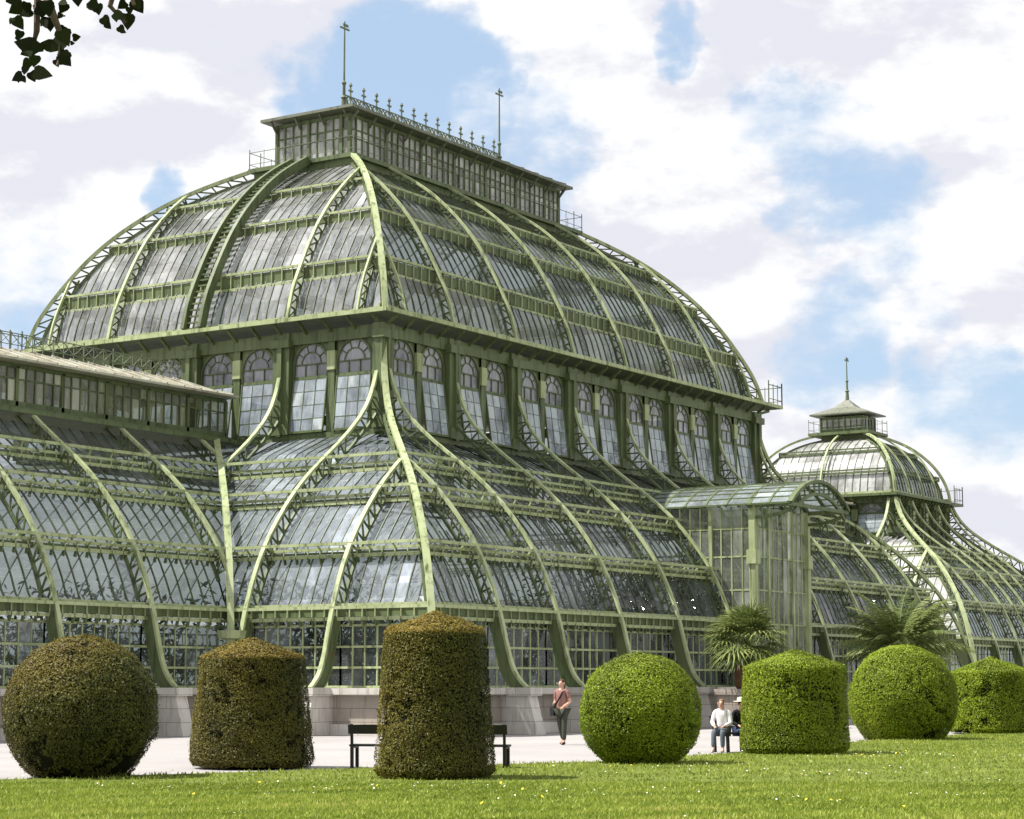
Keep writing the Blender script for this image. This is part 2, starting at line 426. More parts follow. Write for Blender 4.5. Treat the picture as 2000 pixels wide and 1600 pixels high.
def glass_panel(F, u0, u1, seg, lo, hi, name, parent, gm=None, step=.46, bw=.038, bd=.05, bm=None, cross=False):
    """a bay of glazing: strips of panes between bars; seg = list of (s,z); lo/hi(s) clip the strip ends"""
    g = MB(); n = max(1, round((u1-u0)/step)); st = (u1-u0)/n
    segs = [seg[i] for i in range(len(seg))]
    rowc = {}
    for k in range(n):
        a, b = u0+k*st, u0+(k+1)*st
        tn = min(1, max(0, .45+.2*math.sin(a*1.7+seg[0][1]*2.1)+random.gauss(0, .12)))
        for i in range(len(segs)-1):
            (s0, z0), (s1, z1) = segs[i], segs[i+1]
            a0, b0 = max(a, lo(s0)), min(b, hi(s0)); a1, b1 = max(a, lo(s1)), min(b, hi(s1))
            if b0-a0 < .01 and b1-a1 < .01: continue
            b0, b1 = max(a0, b0), max(a1, b1)
            jj = .012*min(1, max(b0-a0, b1-a1)/.4); j = [random.uniform(-jj, jj) for _ in range(4)]
            dz, ds = z1-z0, s1-s0; L = math.hypot(dz, ds) or 1
            ns, nz = -dz/L, ds/L
            if ns < 0: ns, nz = -ns, -nz
            t2 = min(1, max(0, tn+random.gauss(0, .07)+.16*math.sin(a*.9+z0*1.3)))
            vs = [F.P(a0, s0+ns*j[0], z0+nz*j[0]), F.P(b0, s0+ns*j[1], z0+nz*j[1]), F.P(b1, s1+ns*j[2], z1+nz*j[2]), F.P(a1, s1+ns*j[3], z1+nz*j[3])]
            g.add(vs, [(0, 1, 2, 3)], 0, t2)
    for k in range(n+1):
        uu = u0+k*st
        path = [F.P(uu, s_, z_) for (s_, z_) in segs if lo(s_)-.02 <= uu <= hi(s_)+.02]
        if len(path) > 1: g.sweep(path, F.T, bw, bd, 1)
    if not g.f: return None
    if cross:
        for (s_, z_) in segs:
            a, b = max(u0, lo(s_)), min(u1, hi(s_))
            if b-a > .1: g.bar(F.P(a, s_+.02, z_), F.P(b, s_+.02, z_), .06, .07, (0, 0, 1), 1)
    return g.build(name, [gm or M_glass, bm or M_bar], parent)

def rib(F, u, outer, inner, keep, name, parent, w=.2, web=True, plate=None, wdir=None, diag=False, m=None, dep=.09):
    """a trussed rib: outer chord, inner chord and lattice web; diag: a hip rib on the plan's diagonal"""
    idx = [i for i in range(len(outer)) if keep(outer[i])]
    if len(idx) < 2: return None
    def pt(p): return F.P(-p[0] if diag == 'lo' else (F.len+p[0] if diag == 'hi' else u), p[0], p[1])
    wd = F.T if not diag else ((F.T-F.Nn*(-1)) if diag == 'lo' else (F.T-F.Nn))
    if diag == 'lo': wd = (F.T+F.Nn)
    b = MB()
    O = [pt(outer[i]) for i in idx]; I = [pt(inner[i]) for i in idx]
    w *= .8; b.sweep(O, wd, w, dep); b.sweep(I, wd, w*.7, dep, 1)
    if web:
        L = 0; last = 0; flip = False
        for q in range(1, len(idx)):
            L += (O[q]-O[q-1]).length
            if L > .42:
                if plate and outer[idx[q]][1] < plate: pass
                else:
                    b.bar(O[q], I[q], .06, .05, wd, 1)
                    b.bar(O[last], I[q], .055, .045, wd, 1)
                last = q; L = 0
    if plate:
        for q in range(len(idx)-1):
            if outer[idx[q]][1] <= plate:
                h = Vector(wd).normalized()*.03
                b.hexa([O[q]-h, O[q]+h, I[q]+h, I[q]-h, O[q+1]-h, O[q+1]+h, I[q+1]+h, I[q+1]-h], 1)
    return b.build(name, [m or M_paint, M_paintd], parent)

def purlin(F, po, pi, lo, hi, name, parent, step=.5, h=.24, teeth=True, outer=True, m=None):
    """horizontal lattice beam: outer rail at profile point po, deeper inner rail at pi, ties between and brackets under it"""
    pi = (pi[0]+.16, pi[1]+.05); b = MB(); a0, b0 = lo(po[0]), hi(po[0]); a1, b1 = lo(pi[0]), hi(pi[0])
    if b1-a1 < .1: return None
    if outer and b0-a0 > .1: b.bar(F.P(a0, po[0], po[1]), F.P(b0, po[0], po[1]), .10, .10)
    b.bar(F.P(a1, pi[0]+.05, pi[1]+.06), F.P(b1, pi[0]+.05, pi[1]+.06), .09, .09)
    b.bar(F.P(a1, pi[0]+.05, pi[1]-h), F.P(b1, pi[0]+.05, pi[1]-h), .09, .11)
    b.bar(F.P(a1, pi[0]+.02, pi[1]-h/2+.02), F.P(b1, pi[0]+.02, pi[1]-h/2+.02), .03, h-.1, (0, 0, 1), 1)
    n = max(1, int((b1-a1)/step))
    for k in range(n+1):
        u = a1+(b1-a1)*k/n
        if outer and a0 <= u <= b0 and k % 2 == 0: b.bar(F.P(u, po[0], po[1]), F.P(u, pi[0], pi[1]), .05, .05)
        b.bar(F.P(u, pi[0]+.075, pi[1]+.05), F.P(u, pi[0]+.075, pi[1]-h), .035, .04, F.Nn)
        if teeth: b.bar(F.P(u, pi[0]+.06, pi[1]-h), F.P(u, pi[0]+.0, pi[1]-h-.22), .045, .10, F.Nn, 1)
    return b.build(name, [m or M_paint, M_paintd], parent)

# profiles (outwards, height)
SK = [(.05, 14.4), (.2, 13.2), (.5, 12.1), (1.0, 11.2), (1.95, 10.3), (3.3, 9.3), (4.25, 8.6), (5.3, 7.6), (6.35, 6.25), (6.95, 5.1), (7.35, 4.0), (7.6, 3.0), (7.82, 2.2), (8.08, 1.75), (8.42, 1.47)]
sk_o = resample(SK, 64)
sk_i = offset(sk_o, -.5)
for i in range(len(sk_i)):       # above the sill the inner chord leans back on the pillar, low down it is the wall line
    if sk_o[i, 1] > 10.2: sk_i[i] = (max(.02, sk_o[i, 0]-.30-.45*min(1, sk_o[i, 0])), sk_o[i, 1])
    if sk_o[i, 1] < 4.2: sk_i[i] = (sk_o[i, 0]-.42-.12*max(0, 2.4-sk_o[i, 1]), sk_o[i, 1]-.02)
def at_z(P, z):
    return int(np.argmin(abs(P[:, 1]-z)))
def glassline(sill):
    """skirt glass: from the drum sill down to the wall head"""
    k0, k1 = at_z(sk_o, 10.2), at_z(sk_o, 3.92)
    return np.vstack([[(.1, sill)], sk_i[k0+1:k1+1]])

def arch_window(F, uc, w, z0, zt, ztop, s, parent, tilt):
    """drum window: arched frame with tracery; its lower light is hung from the transom and stands open"""
    b = MB(); h = w/2; arc = ztop-h*1.0
    P = lambda u, z, ds=0.: F.P(uc+u, s+ds, z)
    for sgn in (-1, 1): b.bar(P(sgn*h, z0), P(sgn*h, arc), .09, .10, F.Nn)
    n = 10; pts = [P(h*math.cos(math.pi*k/n), arc+h*math.sin(math.pi*k/n)) for k in range(n+1)]
    b.sweep(pts, F.Nn, .10, .09)
    inner = [P(.58*h*math.cos(math.pi*k/n), arc+.58*h*math.sin(math.pi*k/n)) for k in range(n+1)]
    b.sweep(inner, F.Nn, .03, .04)
    for k in (2, 4, 6, 8):
        q = math.pi*k/n; b.bar(P(.58*h*math.cos(q), arc+.58*h*math.sin(q)), P(h*math.cos(q), arc+h*math.sin(q)), .03, .04, F.Nn)
    b.bar(P(-h, zt), P(h, zt), .10, .12); b.bar(P(-h, z0), P(h, z0), .12, .12); b.bar(P(-h, arc), P(h, arc), .05, .05)
    for u in (-h/3, h/3): b.bar(P(u, zt), P(u, arc), .035, .05, F.Nn)
    # spandrel above the arch
    for sgn in (-1, 1):
        b.add([P(sgn*h, arc), P(sgn*h, ztop+.1), P(sgn*h*.35, ztop+.1), P(sgn*h*.75, arc+h*.66)], [(0, 1, 2, 3)], 0)
    # fixed upper lights
    for k in range(3):
        u0, u1 = -h+2*h*k/3, -h+2*h*(k+1)/3
        b.add([P(u0, zt, -.02), P(u1, zt, -.02), P(u1, arc, -.02), P(u0, arc, -.02)], [(0, 1, 2, 3)], 1, random.uniform(.3, .75))
    b.add([P(0, arc, -.02)]+[P(h*math.cos(math.pi*k/n), arc+h*math.sin(math.pi*k/n), -.02) for k in range(n+1)],
          [(0, k+1, k+2) for k in range(n)], 1, random.uniform(.3, .7))
    fr = b.build('drum_window', [M_paintd, M_glassd], parent)
    c = MB(); sb = tilt
    Q = lambda u, f, d=0.: F.P(uc+u, s+sb*f+.03+d, zt+(z0-zt)*f)
    for sgn in (-1, 1): c.bar(Q(sgn*(h-.02), 0), Q(sgn*(h-.02), .985), .045, .06, F.Nn)
    c.bar(Q(-h, .985), Q(h, .985), .07, .08); 
    for u in (-h/3, h/3): c.bar(Q(u, 0), Q(u, .97), .022, .03, F.Nn)
    for f in (.25, .5, .75): c.bar(Q(-h, f), Q(h, f), .022, .02)
    for k in range(3):
        for r in range(4):
            u0, u1 = -h+2*h*k/3, -h+2*h*(k+1)/3
            j = [random.uniform(-.006, .006) for _ in range(4)]
            c.add([Q(u0, r/4, j[0]), Q(u1, r/4, j[1]), Q(u1, (r+1)/4, j[2]), Q(u0, (r+1)/4, j[3])], [(3, 2, 1, 0)], 1, random.uniform(.45, .9))
    c.build('casement', [M_paintd, M_glassc], fr)

def railing(mb, a, b, z, h, step=.5, fancy=False, r=.035):
    a, b = Vector((*a, z)), Vector((*b, z)); n = max(1, int((b-a).length/step)); U = Vector((0, 0, h))
    mb.bar(a+U*.92, b+U*.92, r, r); mb.bar(a+U*.25, b+U*.25, r*.8, r*.8)
    for k in range(n+1):
        p = a+(b-a)*k/n
        mb.bar(p, p+U*(1.12 if k % 3 == 0 else 1), r*1.3 if k % 3 == 0 else r*.8, r*1.3 if k % 3 == 0 else r*.8)
        if fancy and k < n:
            q = a+(b-a)*(k+1)/n
            mb.bar(p+U*.25, q+U*.92, r*.7, r*.7); mb.bar(q+U*.25, p+U*.92, r*.7, r*.7)

# ------------------------------------------------------------------ pavilion
def pavilion(root, x0, y0, x1, y1, nx, ny, dome, sill, head, tiers_d, skirt_off, dome_rect, dz_gal, gal, lantern, wing_left=None, central=True):
    FS = rect_faces(x0, y0, x1, y1)
    cut = sk_o[:, 1] < head+.3; so = sk_o[cut]; si = sk_i[cut]; gl = glassline(sill)
    wall_z = 3.45
    # --- plinth
    p = MB()
    def ring(a0, a1, z0, z1, m=0):
        X0, Y0, X1, Y1 = x0, y0, x1, y1
        for nm in ('front', 'left', 'right', 'back'):
            F = FS[nm]
            if nm == 'left' and wing_left: ulo = F.len-wing_left-.2
            else: ulo = -a1
            q = [F.P(max(ulo, -a0), a0, z0), F.P(F.len+a0, a0, z0), F.P(F.len+a1, a1, z0), F.P(max(ulo, -a1), a1, z0)]
            p.hexa(q+[Vector((v.x, v.y, z1)) for v in q], m)
    ring(6.2, 7.75, 0, .35); ring(6.2, 7.6, .35, 1.25, 1); ring(6.2, 7.85, 1.25, 1.46)
    p.build('plinth', [M_stone, M_stoned], root)
    bxf = [F0 for F0 in ('front', 'left', 'right')] if central else ['front', 'left']
    bay = {'front': (x1-x0)/nx, 'back': (x1-x0)/nx, 'left': (y1-y0)/ny, 'right': (y1-y0)/ny}
    for nm in ('front', 'left', 'right', 'back'):
        F = FS[nm]; L = F.len; n = nx if nm in ('front', 'back') else ny; bw = bay[nm]
        seen = nm in ('front', 'left') or (nm == 'right' and central)
        us = [-7.0+.0, -3.55] + [bw*k for k in range(n+1)] + [L+3.55]
        us = [-3.55] + [bw*k for k in range(n+1)] + [L+3.55]
        lo = lambda s: -s; hi = lambda s, L=L: L+s
        if nm == 'left' and wing_left:
            lo = lambda s, L=L: L-wing_left+s
        # skirt ribs with stone feet
        if seen:
            for u in us:
                keep = lambda q, u=u: lo(q[0])-.05 <= u <= hi(q[0])+.05
                r = rib(F, u, so, si, keep, 'skirt_rib', root, w=.2, plate=3.8)
                if r and keep(so[-1]) and nm != 'right' and not (nm == 'left' and wing_left and u < L-.5):
                    b = MB(); w = .42
                    q0 = [F.P(u-w*.6, 7.55, 0), F.P(u+w*.6, 7.55, 0), F.P(u+w*.6, 8.95, 0), F.P(u-w*.6, 8.95, 0)]
                    q1 = [F.P(u-w*.6, 7.55, 1.22), F.P(u+w*.6, 7.55, 1.22), F.P(u+w*.6, 8.62, 1.22), F.P(u-w*.6, 8.62, 1.22)]
                    b.hexa(q0+q1)
                    q2 = [F.P(u-w*.85, 7.5, 1.225), F.P(u+w*.85, 7.5, 1.225), F.P(u+w*.85, 8.75, 1.225), F.P(u-w*.85, 8.75, 1.225)]
                    b.hexa(q2+[v+Vector((0, 0, .25)) for v in q2])
                    b.build('rib_pedestal', M_stone, root)
        # purlins
        zs = [9.25, 7.95, 5.95, 3.92]
        if seen:
            for z in zs:
                k = at_z(so, z)
                purlin(F, so[k], si[k], lo, hi, 'skirt_purlin', root, h=.17 if z > 4 else .38, teeth=True)
        # skirt glass
        kk = [0]+[int(np.argmin(np.hypot(*(gl-si[at_z(so, z)]).T))) for z in zs]
        ub = [-7.4]+us+[L+7.4]
        wallseg = [tuple(gl[-1]), (6.9, 3.42), (6.9, 2.75), (6.9, 2.1), (6.9, 1.5)]
        for i in range(4):
            seg = [tuple(q) for q in gl[kk[i]:kk[i+1]+1]]
            if len(seg) > 6: seg = [seg[int(round(j))] for j in np.linspace(0, len(seg)-1, 6)]
            if seen:
                for a, b_ in zip(ub[:-1], ub[1:]):
                    smax = max(seg[0][0], seg[-1][0])
                    if b_ < lo(smax) and b_ < -smax or a > hi(smax): continue
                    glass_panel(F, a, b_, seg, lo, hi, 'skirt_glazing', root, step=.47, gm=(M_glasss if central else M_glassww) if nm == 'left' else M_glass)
            else:
                glass_panel(F, -7.4, L+7.4, seg, lo, hi, 'skirt_glazing', root, step=1.2)
        for a, b_ in (zip(ub[:-1], ub[1:]) if seen else [(-7.4, L+7.4)]):
            if nm == 'left' and wing_left and b_ < L-wing_left+6.9: continue
            glass_panel(F, a, b_, wallseg, lambda s: lo(s) if not (nm == 'left' and wing_left) else L-wing_left+6.9, hi, 'wall_window', root, step=.5, gm=M_glass, bw=.05, bd=.06, bm=M_paint, cross=True)
        # drum
        b = MB()
        b.bar(F.P(-.2, .06, sill), F.P(L+.2, .06, sill), .35, .28); b.bar(F.P(-.2, .12, sill-.35), F.P(L+.2, .12, sill-.35), .2, .1)
        b.bar(F.P(-.1, 0, head+.12), F.P(L+.1, 0, head+.12), .3, .46)
        b.build('drum_beam', M_paintd, root)
        if seen:
            for k in range(n+1):
                if nm == 'right' and k == 0 or nm == 'left' and k == n: continue
                u = bw*k; c = MB()
                c.bar(F.P(u, .04, sill), F.P(u, .04, head+.35), .76, .42, F.Nn)
                c.bar(F.P(u, .30, sill+.1), F.P(u, .30, head), .2, .12, F.Nn)
                c.bar(F.P(u, .12, sill+.15), F.P(u, .12, sill+.55), .9, .5, F.Nn)
                c.bar(F.P(u, .12, head-.2), F.P(u, .12, head+.1), .9, .5, F.Nn)
                c.build('drum_pillar', M_paintd, root)
            for k in range(n):
                u = bw*(k+.5); ww = (bw-.86)/2-.24
                m_ = MB()
                m_.bar(F.P(u, .0, sill), F.P(u, .0, head), .30, .2, F.Nn, 1)
                m_.bar(F.P(u, .06, head-1.15), F.P(u, .06, head-.45), .36, .16, F.Nn)
                m_.bar(F.P(u, .04, head-1.3), F.P(u, .04, head-.1), .3, .08, F.Nn)
                m_.build('window_mullion', [M_paint, M_paintd], root)
                if nm != 'right':
                    for sg in (-1, 1):
                        arch_window(F, u+sg*(ww/2+.21), ww, sill+.18, sill+.18+(head-sill)*.57, head-.08, 0, root, random.choice((.26, .34, .22, .30)))
                else:
                    glass_panel(F, u-bw/2+.3, u+bw/2-.3, [(0, sill), (0, head)], lambda s: -9, lambda s: 99, 'drum_glazing', root, step=.6, gm=M_glassl)
        else:
            glass_panel(F, 0, L, [(0, sill), (0, (sill+head)/2), (0, head)], lambda s: -9, lambda s: 99, 'drum_glazing', root, step=1.0, gm=M_glassl)
    # hip ribs of the skirt
    for nm, dg in (('front', 'lo'), ('front', 'hi'), ('back', 'hi')):
        if nm == 'back' and wing_left: continue
        F = FS[nm]
        rib(F, 0, so, si, lambda q: True, 'skirt_hip', root, w=.27, diag=dg, plate=3.8, dep=.13)
        b = MB()
        u, s = (-8.0, 8.0) if dg == 'lo' else (F.len+8.0, 8.0)
        c = F.P(u, s, 0)
        b.lathe([(1.15, 0), (.95, .5), (.85, 1.2), (1.0, 1.22), (1.0, 1.47)], (c.x, c.y, 0), 4)
        b.build('rib_pedestal', M_stone, root)
    # --- gallery under the dome
    gx0, gy0, gx1, gy1 = x0-gal[0], y0-gal[1], x1+gal[2], y1+gal[3]
    g = MB()
    g.box(gx0, gy0, dz_gal-.12, gx1, gy1, dz_gal+.0, 1)
    for (a, b_) in (((gx0, gy0), (gx1, gy0)), ((gx0, gy0), (gx0, gy1)), ((gx1, gy0), (gx1, gy1)), ((gx0, gy1), (gx1, gy1))):
        g.bar((*a, dz_gal-.05), (*b_, dz_gal-.05), .10, .15)
    FG = rect_faces(x0, y0, x1, y1)
    for nm, o in (('front', gal[1]), ('left', gal[0]), ('right', gal[2])):
        F = FG[nm]; n = (nx if nm == 'front' else ny)*4
        for k in range(n+1):
            u = F.len*k/n
            g.bar(F.P(u, .1, dz_gal-.55), F.P(u, o-.05, dz_gal-.18), .08, .12, (0, 0, 1), 1)
    g.build('gallery', [M_paint if central else M_paintd, M_paintd], root)
    r_ = MB()
    railing(r_, (gx1, gy0), (gx1, gy1), dz_gal, 1.0, .45); railing(r_, (gx1, gy1), (gx0, gy1), dz_gal, 1.0, .45)
    if gal[2] > 1: railing(r_, (x1+.3, gy0), (gx1, gy0), dz_gal, 1.0, .45)
    r_.build('gallery_railing', M_iron, root)
    # --- dome
    X0, Y0, X1, Y1 = dome_rect
    FD = rect_faces(X0, Y0, X1, Y1)
    do = resample([(-d, z) for d, z in dome], 40); di = offset(do, .36)
    di[:, 1] = np.minimum(di[:, 1], do[-1, 1]-.02); di[0] = (do[0, 0]-.36, do[0, 1])
    dtop = -do[-1, 0]
    for nm in ('front', 'left', 'right', 'back'):
        F = FD[nm]; L = F.len; n = nx if nm in ('front', 'back') else ny
        lo = lambda s: -s; hi = lambda s, L=L: L+s
        us = [L*k/n for k in range(1, n)]
        if nm == 'left' and central: ribs_u = [u for u in us if abs(u-L/2) > .5]
        else: ribs_u = us
        jacks = [1.25, L-1.25]
        if central or nm in ('front', 'left'):
            for u in ribs_u+(jacks if nm in ('front', 'left') and central else []):
                rib(F, u, do, di, lambda q, u=u: lo(q[0])-.1 <= u <= hi(q[0])+.1, 'dome_rib', root, w=(.17 if u in us else .10) if central else .12, web=central)
        kk = [at_z(do, z) for z in tiers_d]
        for j, k in enumerate(kk[1:-1]):
            purlin(F, do[k], di[k], lo, hi, 'dome_purlin', root, h=.55 if central else .12, outer=False, step=.5 if central else 3, teeth=(nm == 'left' and central), m=M_paint if central else M_paintd)
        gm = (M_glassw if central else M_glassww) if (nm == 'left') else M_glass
        seen = nm in ('front', 'left')
        for i in range(len(kk)-1):
            seg = [tuple(di[int(round(q))]) for q in np.linspace(kk[i], kk[i+1], 5)]
            ub = [0]+us+[L]
            if seen:
                for a, b_ in zip(ub[:-1], ub[1:]):
                    if b_ < lo(seg[0][0]) or a > hi(seg[0][0]): continue
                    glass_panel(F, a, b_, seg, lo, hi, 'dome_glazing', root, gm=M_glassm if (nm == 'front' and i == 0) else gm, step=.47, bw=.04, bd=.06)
            else:
                glass_panel(F, 0, L, seg, lo, hi, 'dome_glazing', root, step=1.2)
        # sill band under the first tier
    b = MB()
    for nm in ('front', 'left', 'right', 'back'):
        F = FD[nm]; b.bar(F.P(0, -.3, do[0, 1]+.12), F.P(F.len, -.3, do[0, 1]+.06), .10, .14)
    b.build('dome_sill', M_paint, root)
    for nm, dg in (('front', 'lo'), ('front', 'hi'), ('back', 'hi'), ('back', 'lo')):
        F = FD[nm]
        rib(F, 0, do, di, lambda q: True, 'dome_hip', root, w=.26 if central else .18, diag=dg, dep=.14, web=central)
    # ladder walk up the middle of the left side
    if central:
        F = FD['left']; uc = F.len/2; la = MB()
        lad = offset(do, -.10)
        for du in (-.42, .42):
            la.sweep([F.P(uc+du, *q) for q in lad], F.T, .16, .34)
        for q in lad[::1]: la.bar(F.P(uc-.42, *q), F.P(uc+.42, *q), .09, .06)
        la.build('roof_ladder', M_paintd, root)
    # --- lantern
    dx0, dy0, dx1, dy1 = X0+dtop, Y0+dtop, X1-dtop, Y1-dtop
    zd = do[-1, 1]
    ex, wi, ze, zr, rx0, rx1, ldeck = lantern
    d = MB(); d.box(dx0-ldeck, dy0-ldeck, zd-.05, dx1+ldeck, dy1+ldeck, zd+.12); d.box(dx0+.12, dy0+.12, zd-.4, dx1-.12, dy1-.12, zd-.054)
    dk = d.build('lantern_deck', M_paintd, root)
    r_ = MB(); ld = ldeck-.04
    for a, b_ in (((dx0-ld, dy0-ld), (dx1+ld, dy0-ld)), ((dx1+ld, dy0-ld), (dx1+ld, dy1+ld)), ((dx1+ld, dy1+ld), (dx0-ld, dy1+ld)), ((dx0-ld, dy1+ld), (dx0-ld, dy0-ld))):
        railing(r_, a, b_, zd+.12, .75, .7, r=.022)
    r_.build('deck_railing', M_iron, dk)
    wx0, wy0, wx1, wy1 = dx0+wi, dy0+wi, dx1-wi, dy1-wi
    FL = rect_faces(wx0, wy0, wx1, wy1)
    lb = MB()
    for nm in ('front', 'left', 'right', 'back'):
        F = FL[nm]; L = F.len; n = max(3, round(L/.42)); zb, zt = zd+.12, ze-.1
        lb.bar(F.P(0, 0, zb+.12), F.P(L, 0, zb+.12), .1, .24); lb.bar(F.P(0, 0, zt-.06), F.P(L, 0, zt-.06), .1, .14)
        lb.bar(F.P(0, 0, zt-.62), F.P(L, 0, zt-.62), .05, .06); lb.bar(F.P(0, 0, zb+.95), F.P(L, 0, zb+.95), .045, .045)
        for k in range(n+1):
            u = L*k/n; big = k % max(1, round(n/ (6 if L > 8 else 2))) == 0 or k == n
            lb.bar(F.P(u, .01, zb), F.P(u, .01, zt), .15 if big else .055, .12 if big else .07, F.Nn)
            if k < n:
                for (za, zc) in ((zb+.24, zb+.95), (zb+.95, zt-.62), (zt-.62, zt-.1)):
                    j = [random.uniform(-.008, .008) for _ in range(4)]
                    lb.add([F.P(u, j[0]-.01, za), F.P(L*(k+1)/n, j[1]-.01, za), F.P(L*(k+1)/n, j[2]-.01, zc), F.P(u, j[3]-.01, zc)], [(0, 1, 2, 3)], 1, min(1, max(0, random.gauss(.55, .25))))
    ln = lb.build('lantern', [M_paintd, M_glasst], root)
    rf = MB()
    e = [(wx0-ex, wy0-ex), (wx1+ex, wy0-ex), (wx1+ex, wy1+ex), (wx0-ex, wy1+ex)]
    ym = (wy0+wy1)/2
    v = [(*q, ze) for q in e]+[(*q, ze+.12) for q in e]+[(rx0, ym, zr), (rx1, ym, zr)]
    if rx1-rx0 < .1:
        mid = [((q[0]*.35+rx0*.65), (q[1]*.35+ym*.65), ze+.12+(zr-ze)*.38) for q in e]
        v = [(*q, ze) for q in e]+[(*q, ze+.08) for q in e]+mid+[(rx0, ym, zr)]
        rf.add(v, [(3, 2, 1, 0)]+[(i, (i+1) % 4, (i+1) % 4+4, i+4) for i in range(4)]+[(i+4, (i+1) % 4+4, (i+1) % 4+8, i+8) for i in range(4)]+[(i+8, (i+1) % 4+8, 12) for i in range(4)])
    else:
        rf.add(v, [(3, 2, 1, 0)]+[(i, (i+1) % 4, (i+1) % 4+4, i+4) for i in range(4)]+[(4, 5, 9, 8), (5, 6, 9), (6, 7, 8, 9), (7, 4, 8)])
        for k in range(14):                    # standing seams and rafters tails
            x = wx0-ex+(wx1-wx0+2*ex)*(k+.5)/14
            xr = min(max(x, rx0), rx1)
            rf.bar((x, wy0-ex, ze+.14), (xr, ym, zr+.02), .05, .05)
        for nm in ('front', 'left', 'right'):
            F = FL[nm]; n = max(2, round(F.len/1.3))
            for k in range(n+1): rf.bar(F.P(F.len*k/n, .05, ze-.45), F.P(F.len*k/n, ex-.08, ze-.03), .06, .09)
    rf.build('lantern_roof', M_roof, ln)
    if rx1-rx0 > .1:
        cr = MB(); n = 13; st = (rx1-rx0)/n
        cr.bar((rx0, ym, zr+.04), (rx1, ym, zr+.04), .07, .07); cr.bar((rx0, ym, zr+.60), (rx1, ym, zr+.60), .035, .04)
        for k in range(n):
            xa, xb = rx0+k*st, rx0+(k+1)*st; xm = (xa+xb)/2
            cr.bar((xm, ym, zr), (xm, ym, zr+1.05), .05, .05)
            cr.bar((xm-.14, ym, zr+.86), (xm+.14, ym, zr+.86), .06, .07)
            cr.lathe([(.02, 0), (.085, .07), (.02, .2)], (xm, ym, zr+1.02), 6)
            for sg in (-1, 1):
                pts = [(xm+sg*st*.5*math.sin(q)*.95, ym, zr+.32-.26*math.cos(q)) for q in np.linspace(0, math.pi, 7)]
                cr.sweep(pts, (0, 1, 0), .05, .05); cr.bar((xm+sg*st*.25, ym, zr), (xm+sg*st*.25, ym, zr+.62), .03, .03)
                cr.bar((xm, ym, zr+.1), (xm+sg*st*.5, ym, zr+.58), .04, .04); cr.bar((xm, ym, zr+.58), (xm+sg*st*.5, ym, zr+.1), .03, .03)
        cr.build('ridge_crest', M_iron, ln)
        masts = [rx0, rx1]; mh = 3.9
    else:
        masts = [rx0]; mh = 2.7
    for x in masts:
        ms = MB()
        ms.lathe([(.13, 0), (.10, .5), (.15, .55), (.07, .65), (.065, 1.1), (.11, 1.2), (.045, 1.3), (.03, mh)], (x, ym, zr-.1), 8)
        ms.bar((x-.32, ym, zr-.1+mh*.92), (x+.32, ym, zr-.1+mh*.92), .05, .07); ms.bar((x-.1, ym, zr-.1+mh*.96), (x+.25, ym, zr-.1+mh*.96), .02, .12)
        ms.build('mast', M_iron, ln)
    return FS

